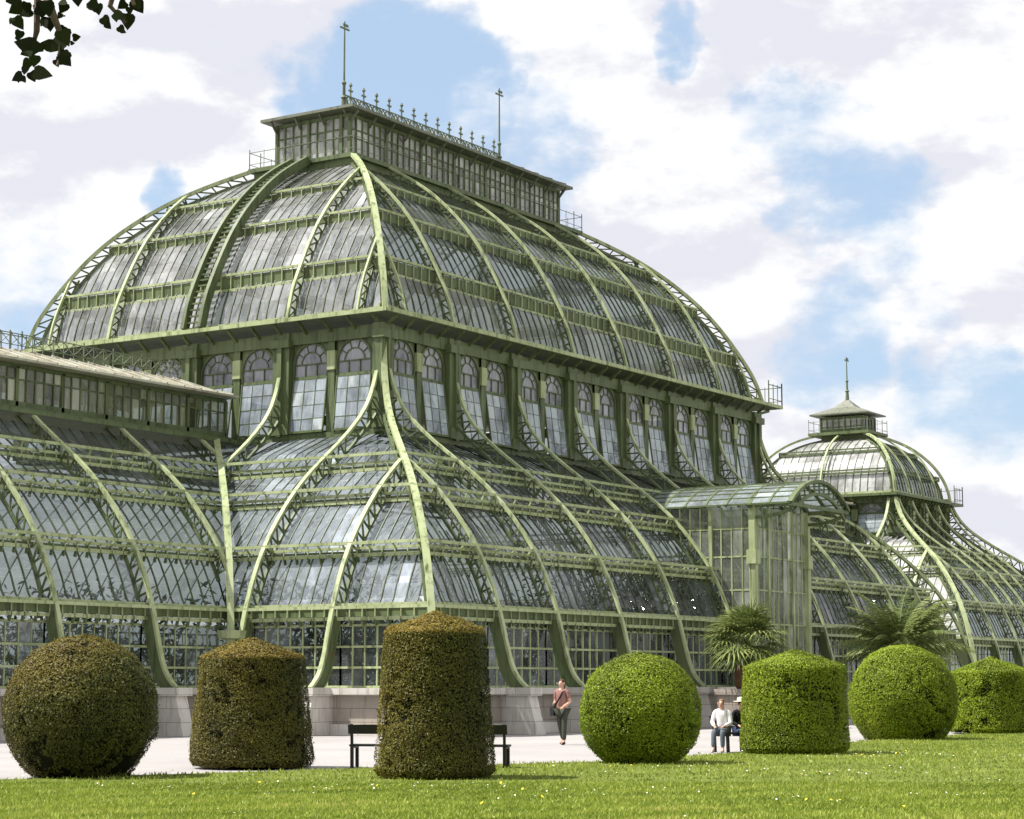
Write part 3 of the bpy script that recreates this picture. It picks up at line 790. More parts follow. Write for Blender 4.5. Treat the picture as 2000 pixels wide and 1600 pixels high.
# ------------------------------------------------------------------ wing
def wing(root, xa, xb, y_off, xr, end_lo=None, end_hi=None, full=True):
    """long lean-to wing: its front has the skirt's profile, shifted back by y_off; lantern on top"""
    F = Face(xa, y_off, 1, 0, 0, -1, xb-xa)
    lo = end_lo or (lambda s: 0); hi = end_hi or (lambda s: xb-xa)
    so, si = sk_o, sk_i
    ktop = at_z(so, 10.45)
    gl = np.vstack([[(so[ktop, 0]-.4, 10.15)], si[at_z(so, 10.2)+1:at_z(so, 3.92)+1]])
    if full:
        p = MB()
        for (a0, a1, z0, z1, m) in ((6.2, 7.75, 0, .35, 0), (6.2, 7.6, .35, 1.25, 1), (6.2, 7.85, 1.25, 1.46, 0)):
            q = [F.P(0, a0, z0), F.P(hi(7.3)-.0, a0, z0), F.P(hi(7.3), a1, z0), F.P(0, a1, z0)]
            p.hexa(q+[Vector((v.x, v.y, z1)) for v in q], m)
        p.build('wing_plinth', [M_stone, M_stoned], root)
        for x in xr:
            u = x-xa
            keep = lambda q, u=u: q[1] < 10.5 and u <= hi(q[0])+.02
            r = rib(F, u, so, si, keep, 'wing_rib', root, plate=3.8)
            if r and u < hi(8.4):
                b = MB(); w = .42
                q0 = [F.P(u-w*.6, 7.55, 0), F.P(u+w*.6, 7.55, 0), F.P(u+w*.6, 8.95, 0), F.P(u-w*.6, 8.95, 0)]
                q1 = [F.P(u-w*.6, 7.55, 1.22), F.P(u+w*.6, 7.55, 1.22), F.P(u+w*.6, 8.62, 1.22), F.P(u-w*.6, 8.62, 1.22)]
                b.hexa(q0+q1)
                q2 = [F.P(u-w*.85, 7.5, 1.225), F.P(u+w*.85, 7.5, 1.225), F.P(u+w*.85, 8.75, 1.225), F.P(u-w*.85, 8.75, 1.225)]
                b.hexa(q2+[v+Vector((0, 0, .25)) for v in q2])
                b.build('rib_pedestal', M_stone, root)
    zs = [9.25, 7.95, 5.95, 3.92]
    kk = [0]+[int(np.argmin(np.hypot(*(gl-si[at_z(so, z)]).T))) for z in zs]
    ub = [0]+sorted(x-xa for x in xr)+[xb-xa] if full else [0, xb-xa]
    for i in range(4):
        k = at_z(so, zs[i])
        if full: purlin(F, so[k], si[k], lo, hi, 'wing_purlin', root, h=.17 if zs[i] > 4 else .38)
        seg = [tuple(q) for q in gl[kk[i]:kk[i+1]+1]]
        if len(seg) > 6: seg = [seg[int(round(j))] for j in np.linspace(0, len(seg)-1, 6)]
        for a, b_ in zip(ub[:-1], ub[1:]): glass_panel(F, a, b_, seg, lo, hi, 'wing_glazing', root, step=.5 if full else 1.0)
    for a, b_ in zip(ub[:-1], ub[1:]):
        glass_panel(F, a, b_, [(6.9, 3.42), (6.9, 2.75), (6.9, 2.1), (6.9, 1.5)], lo, hi, 'wing_window', root, step=.5, gm=M_glass, bm=M_paint, cross=True)
    # lantern
    ym = 8.97; yf = 6.35; yb = 2*ym-yf; x1 = xb if not full else -.85
    lb = MB(); zb, zt = 10.62, 12.0
    for yy, sg in ((yf+.25, -1), (yb-.25, 1)):
        lb.bar((xa, yy, zb+.1), (x1, yy, zb+.1), .1, .22); lb.bar((xa, yy, zt), (x1, yy, zt), .1, .12); lb.bar((xa, yy, zb+.95), (x1, yy, zb+.95), .05, .05)
        n = int((x1-xa)/.42)
        for k in range(n):
            xx = x1-k*.42; big = k % 5 == 0
            lb.bar((xx, yy, zb), (xx, yy, zt), .13 if big else .05, .1 if big else .06, (0, 1, 0))
            for (za, zc) in ((zb+.2, zb+.95), (zb+.95, zt-.05)):
                j = [random.uniform(-.01, .01) for _ in range(4)]
                lb.add([(xx, yy+j[0]+.01, za), (xx-.42, yy+j[1]+.01, za), (xx-.42, yy+j[2]+.01, zc), (xx, yy+j[3]+.01, zc)], [(0, 1, 2, 3)], 1, min(1, max(0, random.gauss(.55, .27))))
    if full:
        for k in range(7):
            yy = yf+.3+k*(yb-yf-.6)/6
            lb.bar((x1, yy, zb), (x1, yy, zt), .06, .06)
    ln = lb.build('wing_lantern', [M_paintd, M_glassy], root)
    d = MB(); d.box(xa, yf-.35, zb-.24, x1, yb+.35, zb-.1); d.box(xa, yf-.12, zb-.1, x1, yf+.1, zb-.002)
    d.build('wing_deck', M_paintd, root)
    r = MB(); ze = zt+.08
    prof = [(yf-.42, ze), (yf-.42, ze+.08), (yf+.6, ze+.30), (ym, ze+.95), (yb-.6, ze+.30), (yb+.42, ze+.08), (yb+.42, ze)]
    vs = [(xa, *q) for q in prof]+[(x1, *q) for q in prof]; n = len(prof)
    r.add(vs, [(i, i+1, i+1+n, i+n) for i in range(n-1)]+[(n-1, 0, n, 2*n-1), tuple(range(n-1, -1, -1)), tuple(range(n, 2*n))])
    for k in range(int((x1-xa)/.9)):
        xx = x1-.3-k*.9
        r.bar((xx, yf-.4, ze+.11), (xx, yf+.6, ze+.33), .06, .06); r.bar((xx, yf+.6, ze+.33), (xx, ym, ze+.98), .06, .06)
    r.build('wing_lantern_roof', M_wroof, ln)
    if full:
        c = MB()
        railing(c, (xa, ym), (x1, ym), ze+.98, .6, .5, True, .03)
        c.build('wing_ridge_railing', M_iron, ln)
M_wroof = stone('weathered_lead', (.50, .51, .43), (.27, .24, .18), (.12, .09, .06), False)

# ================================================================== THE PALM HOUSE
house = empty('palm_house')
tag(house, 'large domed glasshouse of pale green iron ribs with long wing and arched porch', 'glasshouse')
WL = 8.0
DOME = [(0, 14.95), (.25, 16), (.75, 17.1), (1.45, 18.4), (2.2, 19.5), (3.1, 20.5), (4.1, 21.4), (5.2, 22.15), (6.3, 22.78)]
pavilion(house, 0, 0, 29.95, 17.94, 7, 4, DOME, 10.5, 14.1, [14.95, 17.2, 19.5, 21.25, 22.78], 0, (-.4, -.4, 30.1, 17.6), 14.9,
         (.68, .68, 1.75, 1.25), (.52, .8, 24.92, 25.8, 8.75, 20.8, .06), wing_left=WL)
XA = -27.0
wing(house, XA, 0, WL, [-2.72, -6.9, -11.05, -15.2, -19.35, -23.5], end_hi=lambda s: -s-XA)
# valley rib between wing and pavilion
vb = MB()
path = [(-q[0]-.05, WL-q[0]-.05, q[1]) for q in sk_o if q[1] < 10.4 and q[1] > 3.2]
vb.sweep(path, (1, -1, 0), .22, .2)
vb.lathe([(.3, 0), (.34, .25), (.2, .3), (.2, 3.0), (.45, 3.05), (.5, 3.3)], (-7.6, .35, 0), 10)
vb.build('valley_rib', M_paint, house)
wing(house, 30.2, 55.5, WL, [], full=False)

# ---------------------------------------------------------------- porch
PX0, PX1, PYF, PYC = 13.45, 18.3, -8.0, -9.75
pw = MB()
def vgrid(mb, a, b, z0, z1, n, zr, big=(), m=0, gm=1, zlow=None):
    a, b = Vector((*a, 0)), Vector((*b, 0)); d = (b-a); nn_ = Vector((d.y, -d.x, 0)).normalized()
    for k in range(n+1):
        p = a+d*k/n; bg_ = k in big
        zz = z0 if zlow is None else zlow(k/n)
        mb.bar(p+Vector((0, 0, zz)), p+Vector((0, 0, z1)), .14 if bg_ else .045, .14 if bg_ else .06, nn_, m)
        if k < n:
            q = a+d*(k+1)/n
            zq = z0 if zlow is None else zlow((k+1)/n)
            lv = [max(zz, zq)]+[z for z in zr if z > max(zz, zq)]+[z1]
            for za, zc in zip(lv[:-1], lv[1:]):
                j = [random.uniform(-.01, .01) for _ in range(4)]
                mb.add([p+nn_*j[0]+Vector((0, 0, za)), q+nn_*j[1]+Vector((0, 0, za)), q+nn_*j[2]+Vector((0, 0, zc)), p+nn_*j[3]+Vector((0, 0, zc))], [(0, 1, 2, 3)], gm, min(1, max(0, random.gauss(.5, .22))))
    for z in zr:
        f0 = 0
        if zlow is not None:
            f0 = next((k/n for k in range(n+1) if zlow(k/n) <= z), 1)
        mb.bar(a+d*f0+Vector((0, 0, z)), b+Vector((0, 0, z)), .045, .06, (0, 0, 1), m)
def skz(s):      # height of the skirt surface at distance s
    return float(np.interp(s, sk_i[at_z(sk_o, 10.2):at_z(sk_o, 3.9), 0], sk_i[at_z(sk_o, 10.2):at_z(sk_o, 3.9), 1]))
porch = MB()
for X in (PX0, PX1):
    y0 = -3.9
    vgrid(porch, (X, y0), (X, PYF), 1.46, 8.45, 9, (2.6, 3.9, 5.2, 6.5, 7.6), (5, 9), zlow=lambda f: max(1.46, skz(-(y0+(PYF-y0)*f))) if -(y0+(PYF-y0)*f) < 6.9 else 1.46)
vgrid(porch, (PX0, PYF), (PX1, PYF), 1.46, 8.45, 11, (2.6, 3.9, 5.2, 6.5, 7.6), (0, 3, 8, 11))
# capitals and corner posts
for X in (PX0, PX1):
    porch.bar((X, PYF-.02, 0), (X, PYF-.02, 8.5), .26, .26, (0, 1, 0)); porch.bar((X, PYF-.02, 6.2), (X, PYF-.02, 6.75), .42, .4, (0, 1, 0))
porch_o = porch.build('porch', [M_paint, M_glassp], house)
cx, hw, rise, z0 = (PX0+PX1)/2, (PX1-PX0)/2+.3, 1.0, 8.5
R_ = (hw*hw+rise*rise)/(2*rise)
def arc(f, dr=0.):     # f in -1..1
    a = math.asin(hw/R_)*f
    return (cx+(R_+dr)*math.sin(a), z0-R_+rise+(R_+dr)*math.cos(a))
pr = MB(); NS = 14
for k in range(NS):
    xa_, za_ = arc(-1+2*k/NS); xb_, zb_ = arc(-1+2*(k+1)/NS)
    ys = np.linspace(-2.4, PYC, 9)
    for ya, yb in zip(ys[:-1], ys[1:]):
        j = [random.uniform(-.006, .006) for _ in range(4)]
        pr.add([(xa_, ya, za_+j[0]), (xb_, ya, zb_+j[1]), (xb_, yb, zb_+j[2]), (xa_, yb, za_+j[3])], [(0, 1, 2, 3)], 1, min(1, max(0, random.gauss(.6, .15))))
for k in range(NS+1):
    x_, z_ = arc(-1+2*k/NS); pr.bar((x_, -2.4, z_), (x_, PYC, z_), .045, .07)
for y in np.linspace(-2.4, PYC, 9): pr.sweep([(arc(f)[0], y, arc(f, -.04)[1]) for f in np.linspace(-1, 1, 21)], (0, 1, 0), .1, .1)
M_roofg = glass('greyed_roof_glass', (.30, .34, .36), .25, .15, (.22, .25, .22))
pr.build('porch_roof', [M_paintd, M_roofg], porch_o)
pa = MB()
for dr, w in ((.0, .22), (-.5, .1)):
    pa.sweep([(arc(f, dr)[0], PYC, arc(f, dr)[1]) for f in np.linspace(-1, 1, 25)], (0, 1, 0), w, .12)
for k in range(13):
    f = -1+2*k/12; a, b_ = arc(f), arc(f, -.5); pa.bar((a[0], PYC, a[1]), (b_[0], PYC, b_[1]), .05, .05)
pa.bar((arc(-1)[0], PYC, z0-.05), (arc(1)[0], PYC, z0-.05), .12, .14)
for X in (PX0, PX1):        # curved brackets carrying the canopy
    pa.sweep([(X, PYF-(PYF-PYC)*math.sin(q)-.0, 8.45-.45*math.cos(q)) for q in np.linspace(0, math.pi/2, 9)], (1, 0, 0), .12, .12)
    pa.bar((X, PYF, 8.47), (X, PYC, 8.47), .14, .16)
pa.sweep([(arc(f)[0], PYF, arc(f, -.1)[1]) for f in np.linspace(-1, 1, 25)], (0, 1, 0), .16, .16)
for k in range(11):
    f = -.9+1.8*k/10; a = arc(f, -.1); pa.bar((a[0], PYF, 8.45), (a[0], PYF, a[1]), .05, .05)
pa.build('porch_arch', M_paintd, porch_o)
st = MB()
st.box(PX0-.4, PYF-.3, 0, PX1+.4, -6.4, 1.455); st.box(PX0-.5, PYF-.4, 1.3, PX1+.5, -6.41, 1.462)
for k in range(6): st.box(PX0+.8, PYF-.3-.32*(6-k), 0, PX1-.8, PYF-.3-.32*(5-k), 1.3*(k+1)/7)
st.build('porch_steps', M_stone, house)

# ---------------------------------------------------------------- far pavilion
far = empty('glass_pavilion')
tag(far, 'smaller domed glass pavilion farther along, with a pointed lantern roof and thin spire', 'glasshouse')
FDOME = [(0, 12.75), (.08, 13.4), (.38, 14.35), (.9, 15.2), (1.65, 15.98), (2.5, 16.5), (3.35, 16.8)]
pavilion(far, 55.7, 3.7, 64.0, 13.1, 4, 2, FDOME, 10.2, 12.3, [12.75, 14.3, 15.8, 16.8], 0, (55.3, 3.3, 64.1, 13.0), 12.7,
         (.6, .6, 1.7, 1.5), (.55, .12, 18.0, 19.15, 59.7, 59.71, .5), central=False)
rebase(house, (14.97, 8.97, 0))
rebase(far, (59.85, 8.4, 0))

# ================================================================== GROUND
def sheet(name, pts, z, m, kind='structure'):
    me = bpy.data.meshes.new(name); me.from_pydata([(x, y, z) for x, y in pts], [], [tuple(range(len(pts)))])
    me.materials.append(m); o = bpy.data.objects.new(name, me); col.objects.link(o); o['kind'] = kind; return o
g_ = sheet('ground', [(-1500, -1500), (1500, -1500), (1500, 1500), (-1500, 1500)], 0, M_gravel)
fl = sheet('floor', [(-27, 3), (-6, 3), (-6.2, -6.2), (36, -6.2), (36, 3), (70, 3), (70, 20), (-27, 20)], .03, M_floor)
EDGE = [(-90, 2), (-60, -8), (-45, -13.6), (-34.6, -17.7), (-28.2, -19.8), (-22.3, -22.0), (-15.5, -22.0), (-5.0, -20.6), (4.2, -20.2), (20, -19.8), (80, -19)]
lawn = sheet('lawn', EDGE+[(80, -120), (-90, -120)], .03, M_lawn)

# grass blades
def edge_y(x): return np.interp(x, [p[0] for p in EDGE], [p[1] for p in EDGE])
fw2 = np.array([math.cos(YAW), math.sin(YAW)]); rt2 = np.array([math.sin(YAW), -math.cos(YAW)])
def scatter(n, d0, d1, margin=6):
    d = np.sqrt(RNG.uniform(d0**2, d1**2, n)); l = RNG.uniform(-1, 1, n)*(d*.252+margin)
    P = np.array([CAM.x, CAM.y])+d[:, None]*fw2+l[:, None]*rt2
    k = P[:, 1] < edge_y(P[:, 0])+.05
    return P[k], d[k]
def fbm(P, sc, seed=0):
    r = np.random.default_rng(seed); s = np.zeros(len(P)); a = 1.
    for o in range(5):
        for _ in range(3):
            k = r.normal(0, 1, P.shape[1])*sc*2**o; s += a*np.sin(P@k+r.uniform(0, 6.28))
        a *= .6
    return s/4
def blades(P, d, hmin, hmax, w, name):
    n = len(P); h = RNG.uniform(hmin, hmax, n); a = RNG.uniform(0, 6.283, n); ln = RNG.normal(0, .45, (n, 2))*h[:, None]
    patch = fbm(P, .5, 3)
    h *= 1+.3*np.clip(patch, -1, 1)
    dx = np.c_[np.cos(a), np.sin(a)]*(w*RNG.uniform(.6, 1.4, n))[:, None]
    V = np.zeros((n, 3, 3)); V[:, 0, :2] = P-dx; V[:, 1, :2] = P+dx; V[:, 2, :2] = P+ln
    V[:, 0, 2] = V[:, 1, 2] = .03; V[:, 2, 2] = .03+h
    tone = np.clip(.44+.24*patch+.24*fbm(P, 3.0, 5)+.16*fbm(P, 9.0, 6)+RNG.normal(0, .13, n), 0, 1)
    o = npmesh(name, V.reshape(-1, 3), 3, M_grassb, tone); o['kind'] = 'stuff'; return o
P1, d1 = scatter(270000, 21, 34); P2, d2 = scatter(170000, 34, 80)
Pe = np.vstack([P1, P2]); de = np.r_[d1, d2]
blades(Pe, de, .02, .065, .015, 'grass')
# daisies and dandelions
def flowers(n, name, c, r):
    P, d = scatter(n, 24, 48)
    k = fbm(P, 1.3, 11)+.4*fbm(P, 4, 12) > .38; P = P[k]; n = len(P)
    m = simple(name+'_petals', c, .7, .2, .1)
    z = .03+RNG.uniform(.05, .09, n); a = np.linspace(0, 2*np.pi, 7)[:6]
    V = np.zeros((n, 6, 3)); tilt = RNG.normal(0, .35, (n, 2))
    V[:, :, 0] = P[:, 0:1]+np.cos(a)*r; V[:, :, 1] = P[:, 1:2]+np.sin(a)*r
    V[:, :, 2] = z[:, None]+(np.cos(a)*tilt[:, 0:1]+np.sin(a)*tilt[:, 1:2])*r
    o = npmesh(name, V.reshape(-1, 3), 6, m); o['kind'] = 'stuff'
flowers(4200, 'daisies', (.72, .72, .64), .014)
flowers(900, 'dandelions', (.75, .55, .04), .02)

# ================================================================== TOPIARY
def bush(name, label, loc, shape, matl, n, size, seed, browntop, parent_group='clipped topiary bushes along the lawn edge', cat='bush', gaps=.55, core=.90):
    """shape: list of (radius, height); leaves on a shell round a dark twiggy core"""
    root = empty(name, (*loc, 0)); tag(root, label, cat, parent_group)
    r = np.random.default_rng(seed)
    prof = np.array(shape, float)
    seg = np.linalg.norm(np.diff(prof, axis=0), axis=1); wt = seg*(prof[:-1, 0]+prof[1:, 0]+.02); wt /= wt.sum()
    i = r.choice(len(seg), n, p=wt); t = r.uniform(0, 1, n)
    R0 = prof[i, 0]+(prof[i+1, 0]-prof[i, 0])*t; Z = prof[i, 1]+(prof[i+1, 1]-prof[i, 1])*t; A = r.uniform(0, 2*np.pi, n)
    tz = ((prof[1:]-prof[:-1])/seg[:, None])[i]; nr, nz = tz[:, 1], -tz[:, 0]
    sgn = np.where(nr*1+0 >= 0, 1, 1)
    Nn = np.c_[np.cos(A)*nr, np.sin(A)*nr, nz]
    P = np.c_[np.cos(A)*R0, np.sin(A)*R0, Z]
    lump = fbm(P, 1.6, seed)*.045+fbm(P, 6., seed+1)*.02
    dep = np.abs(r.normal(0, 1, n))*.028
    hole = fbm(P, 2.2, seed+2)+.6*fbm(P, 8, seed+4)-np.clip((Z/prof[:, 1].max()-.55)*1.6, 0, .6)
    deep = r.uniform(0, 1, n) < .22
    inwards = np.clip((hole-gaps)*.40, 0, .22)-np.where(r.uniform(0, 1, n) < .03, r.uniform(.01, .05, n), 0)
    keep = (r.uniform(0, 1, n) > np.clip((hole-gaps)*1.6, 0, .65)) | deep
    inwards = np.where(deep, .075+r.uniform(0, .03, n), inwards)
    P = P+Nn*(lump-dep-inwards)[:, None]
    P, Nn, hole, Z0, A = P[keep], Nn[keep], hole[keep], Z[keep], A[keep]; n = len(P)
    q = Nn+r.normal(0, .45, (n, 3)); q /= np.linalg.norm(q, axis=1)[:, None]
    a = np.cross(q, r.normal(0, 1, (n, 3))); a /= np.linalg.norm(a, axis=1)[:, None]; b = np.cross(q, a)
    sz = size*r.uniform(.6, 1.35, n)[:, None]
    V = np.stack([P-a*sz, P-b*sz*.45, P+a*sz, P+b*sz*.45], 1)
    tone = np.clip(.5+.22*fbm(P, 2.2, seed+6)+r.normal(0, .18, n), 0, 1)
    H = prof[:, 1].max()
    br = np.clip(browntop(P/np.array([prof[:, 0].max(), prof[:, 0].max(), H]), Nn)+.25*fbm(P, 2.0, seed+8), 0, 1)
    o = npmesh('foliage', V.reshape(-1, 3), 4, matl, tone, br, root)
    # core
    k = 28; vs = []; fs = []; m = len(prof)
    c = MB(); pr_ = [(max(.02, x*core-.02), z*.985+.0) for x, z in shape]
    c.lathe(pr_, (0, 0, 0), 28); co = c.build('core', M_core, root, True)
    tr = MB(); tr.tube([(0, 0, -.05), (.02, .01, .25), (0, 0, prof[:, 1].max()*.5)], [.13, .11, .05], 8); tr.build('trunk', M_bark, root)
    return root
def ball(r, h, flat=.35, n=14):
    """sphere of radius r whose top is at h, cut at the ground"""
    zc = h-r*1.0; pts = []
    a0 = -math.asin(min(1, max(-1, (zc-.03)/r)))
    return [(.05, .06)]+[(r*math.cos(a), zc+r*math.sin(a)) for a in np.linspace(a0, math.pi/2-.02, n)]
def drum(rb, rt_, hs, hc):
    p = [(.05, .05), (rb*.93, .05), (rb, .16)]
    p += [(rb+(rt_-rb)*f, .16+(hs-.16)*f) for f in np.linspace(.1, 1, 8)]
    p += [(rt_*.985, hs+.04)]+[(rt_*(1-f), hs+.04+(hc-hs-.04)*(1-(1-f)**1.35) if False else hs+.04+(hc-hs-.04)*f) for f in np.linspace(.15, .97, 7)]
    return p
GRP = 'clipped topiary bushes along the lawn edge'
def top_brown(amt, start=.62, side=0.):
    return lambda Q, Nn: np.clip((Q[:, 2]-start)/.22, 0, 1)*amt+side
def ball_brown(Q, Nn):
    return np.clip((Q[:, 2]+.25*(-Q[:, 0]*.54+Q[:, 1]*.84)-.60)/.3, 0, 1)*.6  # brown crown leaning sunwards: the lit side is painted into the leaf colour
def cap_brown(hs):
    return lambda Q, Nn: np.where(Q[:, 2] > hs, .95, .24+.25*np.clip(-Q[:, 0]*.54+Q[:, 1]*.84, -1, 1))  # cap brown with new growth; sunlit side below tinted golden in the colour
def img(u, v, dd=0.):     # ground point seen at photo pixel, pushed dd metres further
    d = fw + rt*((u-1000)/4076.8) + up*((800-v)/4076.8); t = -CAM.z/d.z
    p = CAM+d*t; e = Vector((p.x-CAM.x, p.y-CAM.y, 0)).normalized()*dd
    return (p.x+e.x, p.y+e.y)
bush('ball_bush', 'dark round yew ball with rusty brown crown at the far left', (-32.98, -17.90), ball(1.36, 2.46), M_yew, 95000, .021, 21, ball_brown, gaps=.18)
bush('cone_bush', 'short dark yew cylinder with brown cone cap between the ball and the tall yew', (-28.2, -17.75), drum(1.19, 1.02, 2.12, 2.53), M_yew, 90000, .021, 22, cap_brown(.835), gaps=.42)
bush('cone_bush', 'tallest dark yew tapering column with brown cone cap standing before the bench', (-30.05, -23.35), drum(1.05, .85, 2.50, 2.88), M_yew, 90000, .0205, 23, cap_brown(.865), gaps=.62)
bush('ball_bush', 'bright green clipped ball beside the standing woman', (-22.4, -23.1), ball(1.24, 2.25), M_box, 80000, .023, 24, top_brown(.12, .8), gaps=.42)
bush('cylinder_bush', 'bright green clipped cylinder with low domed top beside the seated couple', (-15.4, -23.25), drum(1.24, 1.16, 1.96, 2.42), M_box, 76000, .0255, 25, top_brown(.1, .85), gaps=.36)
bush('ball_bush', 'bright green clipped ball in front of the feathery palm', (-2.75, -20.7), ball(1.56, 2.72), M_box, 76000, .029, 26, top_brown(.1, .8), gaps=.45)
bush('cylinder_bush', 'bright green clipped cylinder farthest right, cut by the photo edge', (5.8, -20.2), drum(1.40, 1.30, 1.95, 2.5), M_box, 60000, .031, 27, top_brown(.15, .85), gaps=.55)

# ================================================================== BENCHES
def bench(name, label, c, ang, L):
    root = empty(name, (*c, 0)); tag(root, label, 'bench'); root.rotation_euler.z = ang
    s = MB()
    for k in range(4): s.box(-L/2, -.02+k*.115, .42, L/2, .08+k*.115, .46)
    s.build('seat', M_black, root)
    b = MB(); b.hexa([(-L/2, -.10, .66), (L/2, -.10, .66), (L/2, -.06, .66), (-L/2, -.06, .66), (-L/2, -.15, .84), (L/2, -.15, .84), (L/2, -.11, .84), (-L/2, -.11, .84)])
    b.build('backrest', M_black, root)
    for x in (-L/2+.06, 0, L/2-.06):
        g = MB()
        g.bar((x, -.02, 0), (x, -.04, .46), .06, .06, (1, 0, 0)); g.bar((x, -.04, .46), (x, -.09, .85), .05, .05, (1, 0, 0)); g.bar((x, .42, 0), (x, .40, .44), .06, .06, (1, 0, 0))
        g.bar((x, -.04, .41), (x, .44, .41), .05, .05, (1, 0, 0))
        g.build('leg', M_black, root)
    return root
bl, br_ = Vector((*img(682, 1502, .2), 0)), Vector((*img(992, 1504, .2), 0))
mid = (bl+br_)/2; dv = br_-bl
bench('park_bench', 'black park bench seen from behind, half hidden by the tallest yew', (mid.x, mid.y), math.atan2(dv.y, dv.x), dv.length)

# ================================================================== PALMS
def fronds(n, length, seed, spread, kind, matl, c, parent, name='crown', brown=0.):
    r = np.random.default_rng(seed); V = []; T = []; B = []
    for k in range(n):
        az = r.uniform(0, 2*np.pi); el = r.uniform(*spread); L = length*r.uniform(.75, 1.1)
        dirh = np.array([np.cos(az), np.sin(az), 0]); side = np.array([-np.sin(az), np.cos(az), 0])
        bv = 1. if (brown and el < brown) else 0.; tn = np.clip(r.normal(.55, .2), 0, 1)
        if kind == 'feather':
            pts = []; p = np.array(c, float); e = el; m = 14
            for i in range(m+1):
                pts.append(p.copy()); e -= (1.15 if el > .3 else .6)/m*(.4+i/m); p = p+L/m*(dirh*np.cos(e)+np.array([0, 0, np.sin(e)]))
            for i in range(1, m+1):
                tg = pts[i]-pts[i-1]; tg /= np.linalg.norm(tg); upn = np.cross(side, tg)
                V.append([pts[i-1]-side*.02, pts[i-1]+side*.02, pts[i]+side*.015, pts[i]-side*.015]); T.append(tn); B.append(bv)
                for q in range(3):
                    f = (i-1+q/3)/m; b0 = pts[i-1]+(pts[i]-pts[i-1])*q/3
                    ll = L*.24*math.sin(math.pi*min(1, .12+.88*f)**.8)*r.uniform(.8, 1.1)+.05
                    for s in (-1, 1):
                        d = tg*.65+side*s*.75-upn*(-.28)+r.normal(0, .1, 3); d[2] -= .15; d /= np.linalg.norm(d)
                        w = tg*.022
                        V.append([b0-w, b0+w, b0+d*ll*.6+w*.8-np.array([0, 0, .02]), b0+d*ll-np.array([0, 0, .1*ll])]); T.append(np.clip(tn+r.normal(0, .12), 0, 1)); B.append(bv)
        else:
            p0 = np.array(c, float); st_ = p0+L*.55*(dirh*np.cos(el)+np.array([0, 0, np.sin(el)]))
            w = side*.012; V.append([p0-w, p0+w, st_+w, st_-w]); T.append(tn); B.append(bv)
            tg = (st_-p0)/np.linalg.norm(st_-p0); tg = tg+np.array([0, 0, -.35]); tg /= np.linalg.norm(tg); upn = np.cross(side, tg)
            for q in np.linspace(-2.0, 2.0, 17):
                d = tg*math.cos(q)+side*math.sin(q)+upn*r.normal(0, .07); ll = L*.5*(1-.12*abs(q))
                d[2] -= .12; w = np.cross(d, upn); w /= np.linalg.norm(w)
                V.append([st_, st_+d*ll*.6-w*.028, st_+d*ll-np.array([0, 0, .16*ll]), st_+d*ll*.6+w*.028]); T.append(np.clip(tn+r.normal(0, .1), 0, 1)); B.append(bv)
    V = np.array(V).reshape(-1, 3)
    return npmesh(name, V, 4, matl, T, B, parent)
def palm(name, label, loc, base, h, kind, n, L, spread, brown, seed, tr=.13):
    root = empty(name, (*loc, base)); tag(root, label, 'palm', 'palms in tubs before the glasshouse')
    t = MB(); r = random.Random(seed)
    pts = [(0+.05*math.sin(z*1.3), .03*math.cos(z), .7+(h-.7)*z/8) for z in range(9)]
    t.tube(pts, [tr*(1.15-.02*i)+(.02 if i % 2 else 0) for i in range(9)], 10); t.build('trunk', M_bark, root)
    fronds(n, L, seed, spread, kind, M_palm, (pts[-1][0], pts[-1][1], h), root, 'crown', brown)
    p = MB(); p.lathe([(.42, 0), (.5, .1), (.52, .75), (.56, .78), (.56, .86), (.46, .86), (.45, .74)], (0, 0, 0), 16); p.build('tub', M_pot, root)
    return root
pier = MB(); pier.box(8.0, -10.8, 0, 9.7, -9.2, 1.2); pier.box(7.9, -10.9, 1.2, 9.8, -9.1, 1.4)
tag(pier.build('stone_pier', M_stoned), 'square stone pier carrying the fan palm beside the porch', 'pier')
palm('fan_palm', 'fan palm with stiff leaves and dead brown skirt on the stone pier', (8.9, -10.0), 1.4, 1.5, 'fan', 120, 1.9, (-.35, 1.4), -.42, 31)
palm('feather_palm', 'broad feather palm with arching fronds behind the right green ball', (20.6, -11.0), 0, 3.0, 'feather', 80, 3.1, (-.2, 1.5), -.12, 32, .2)

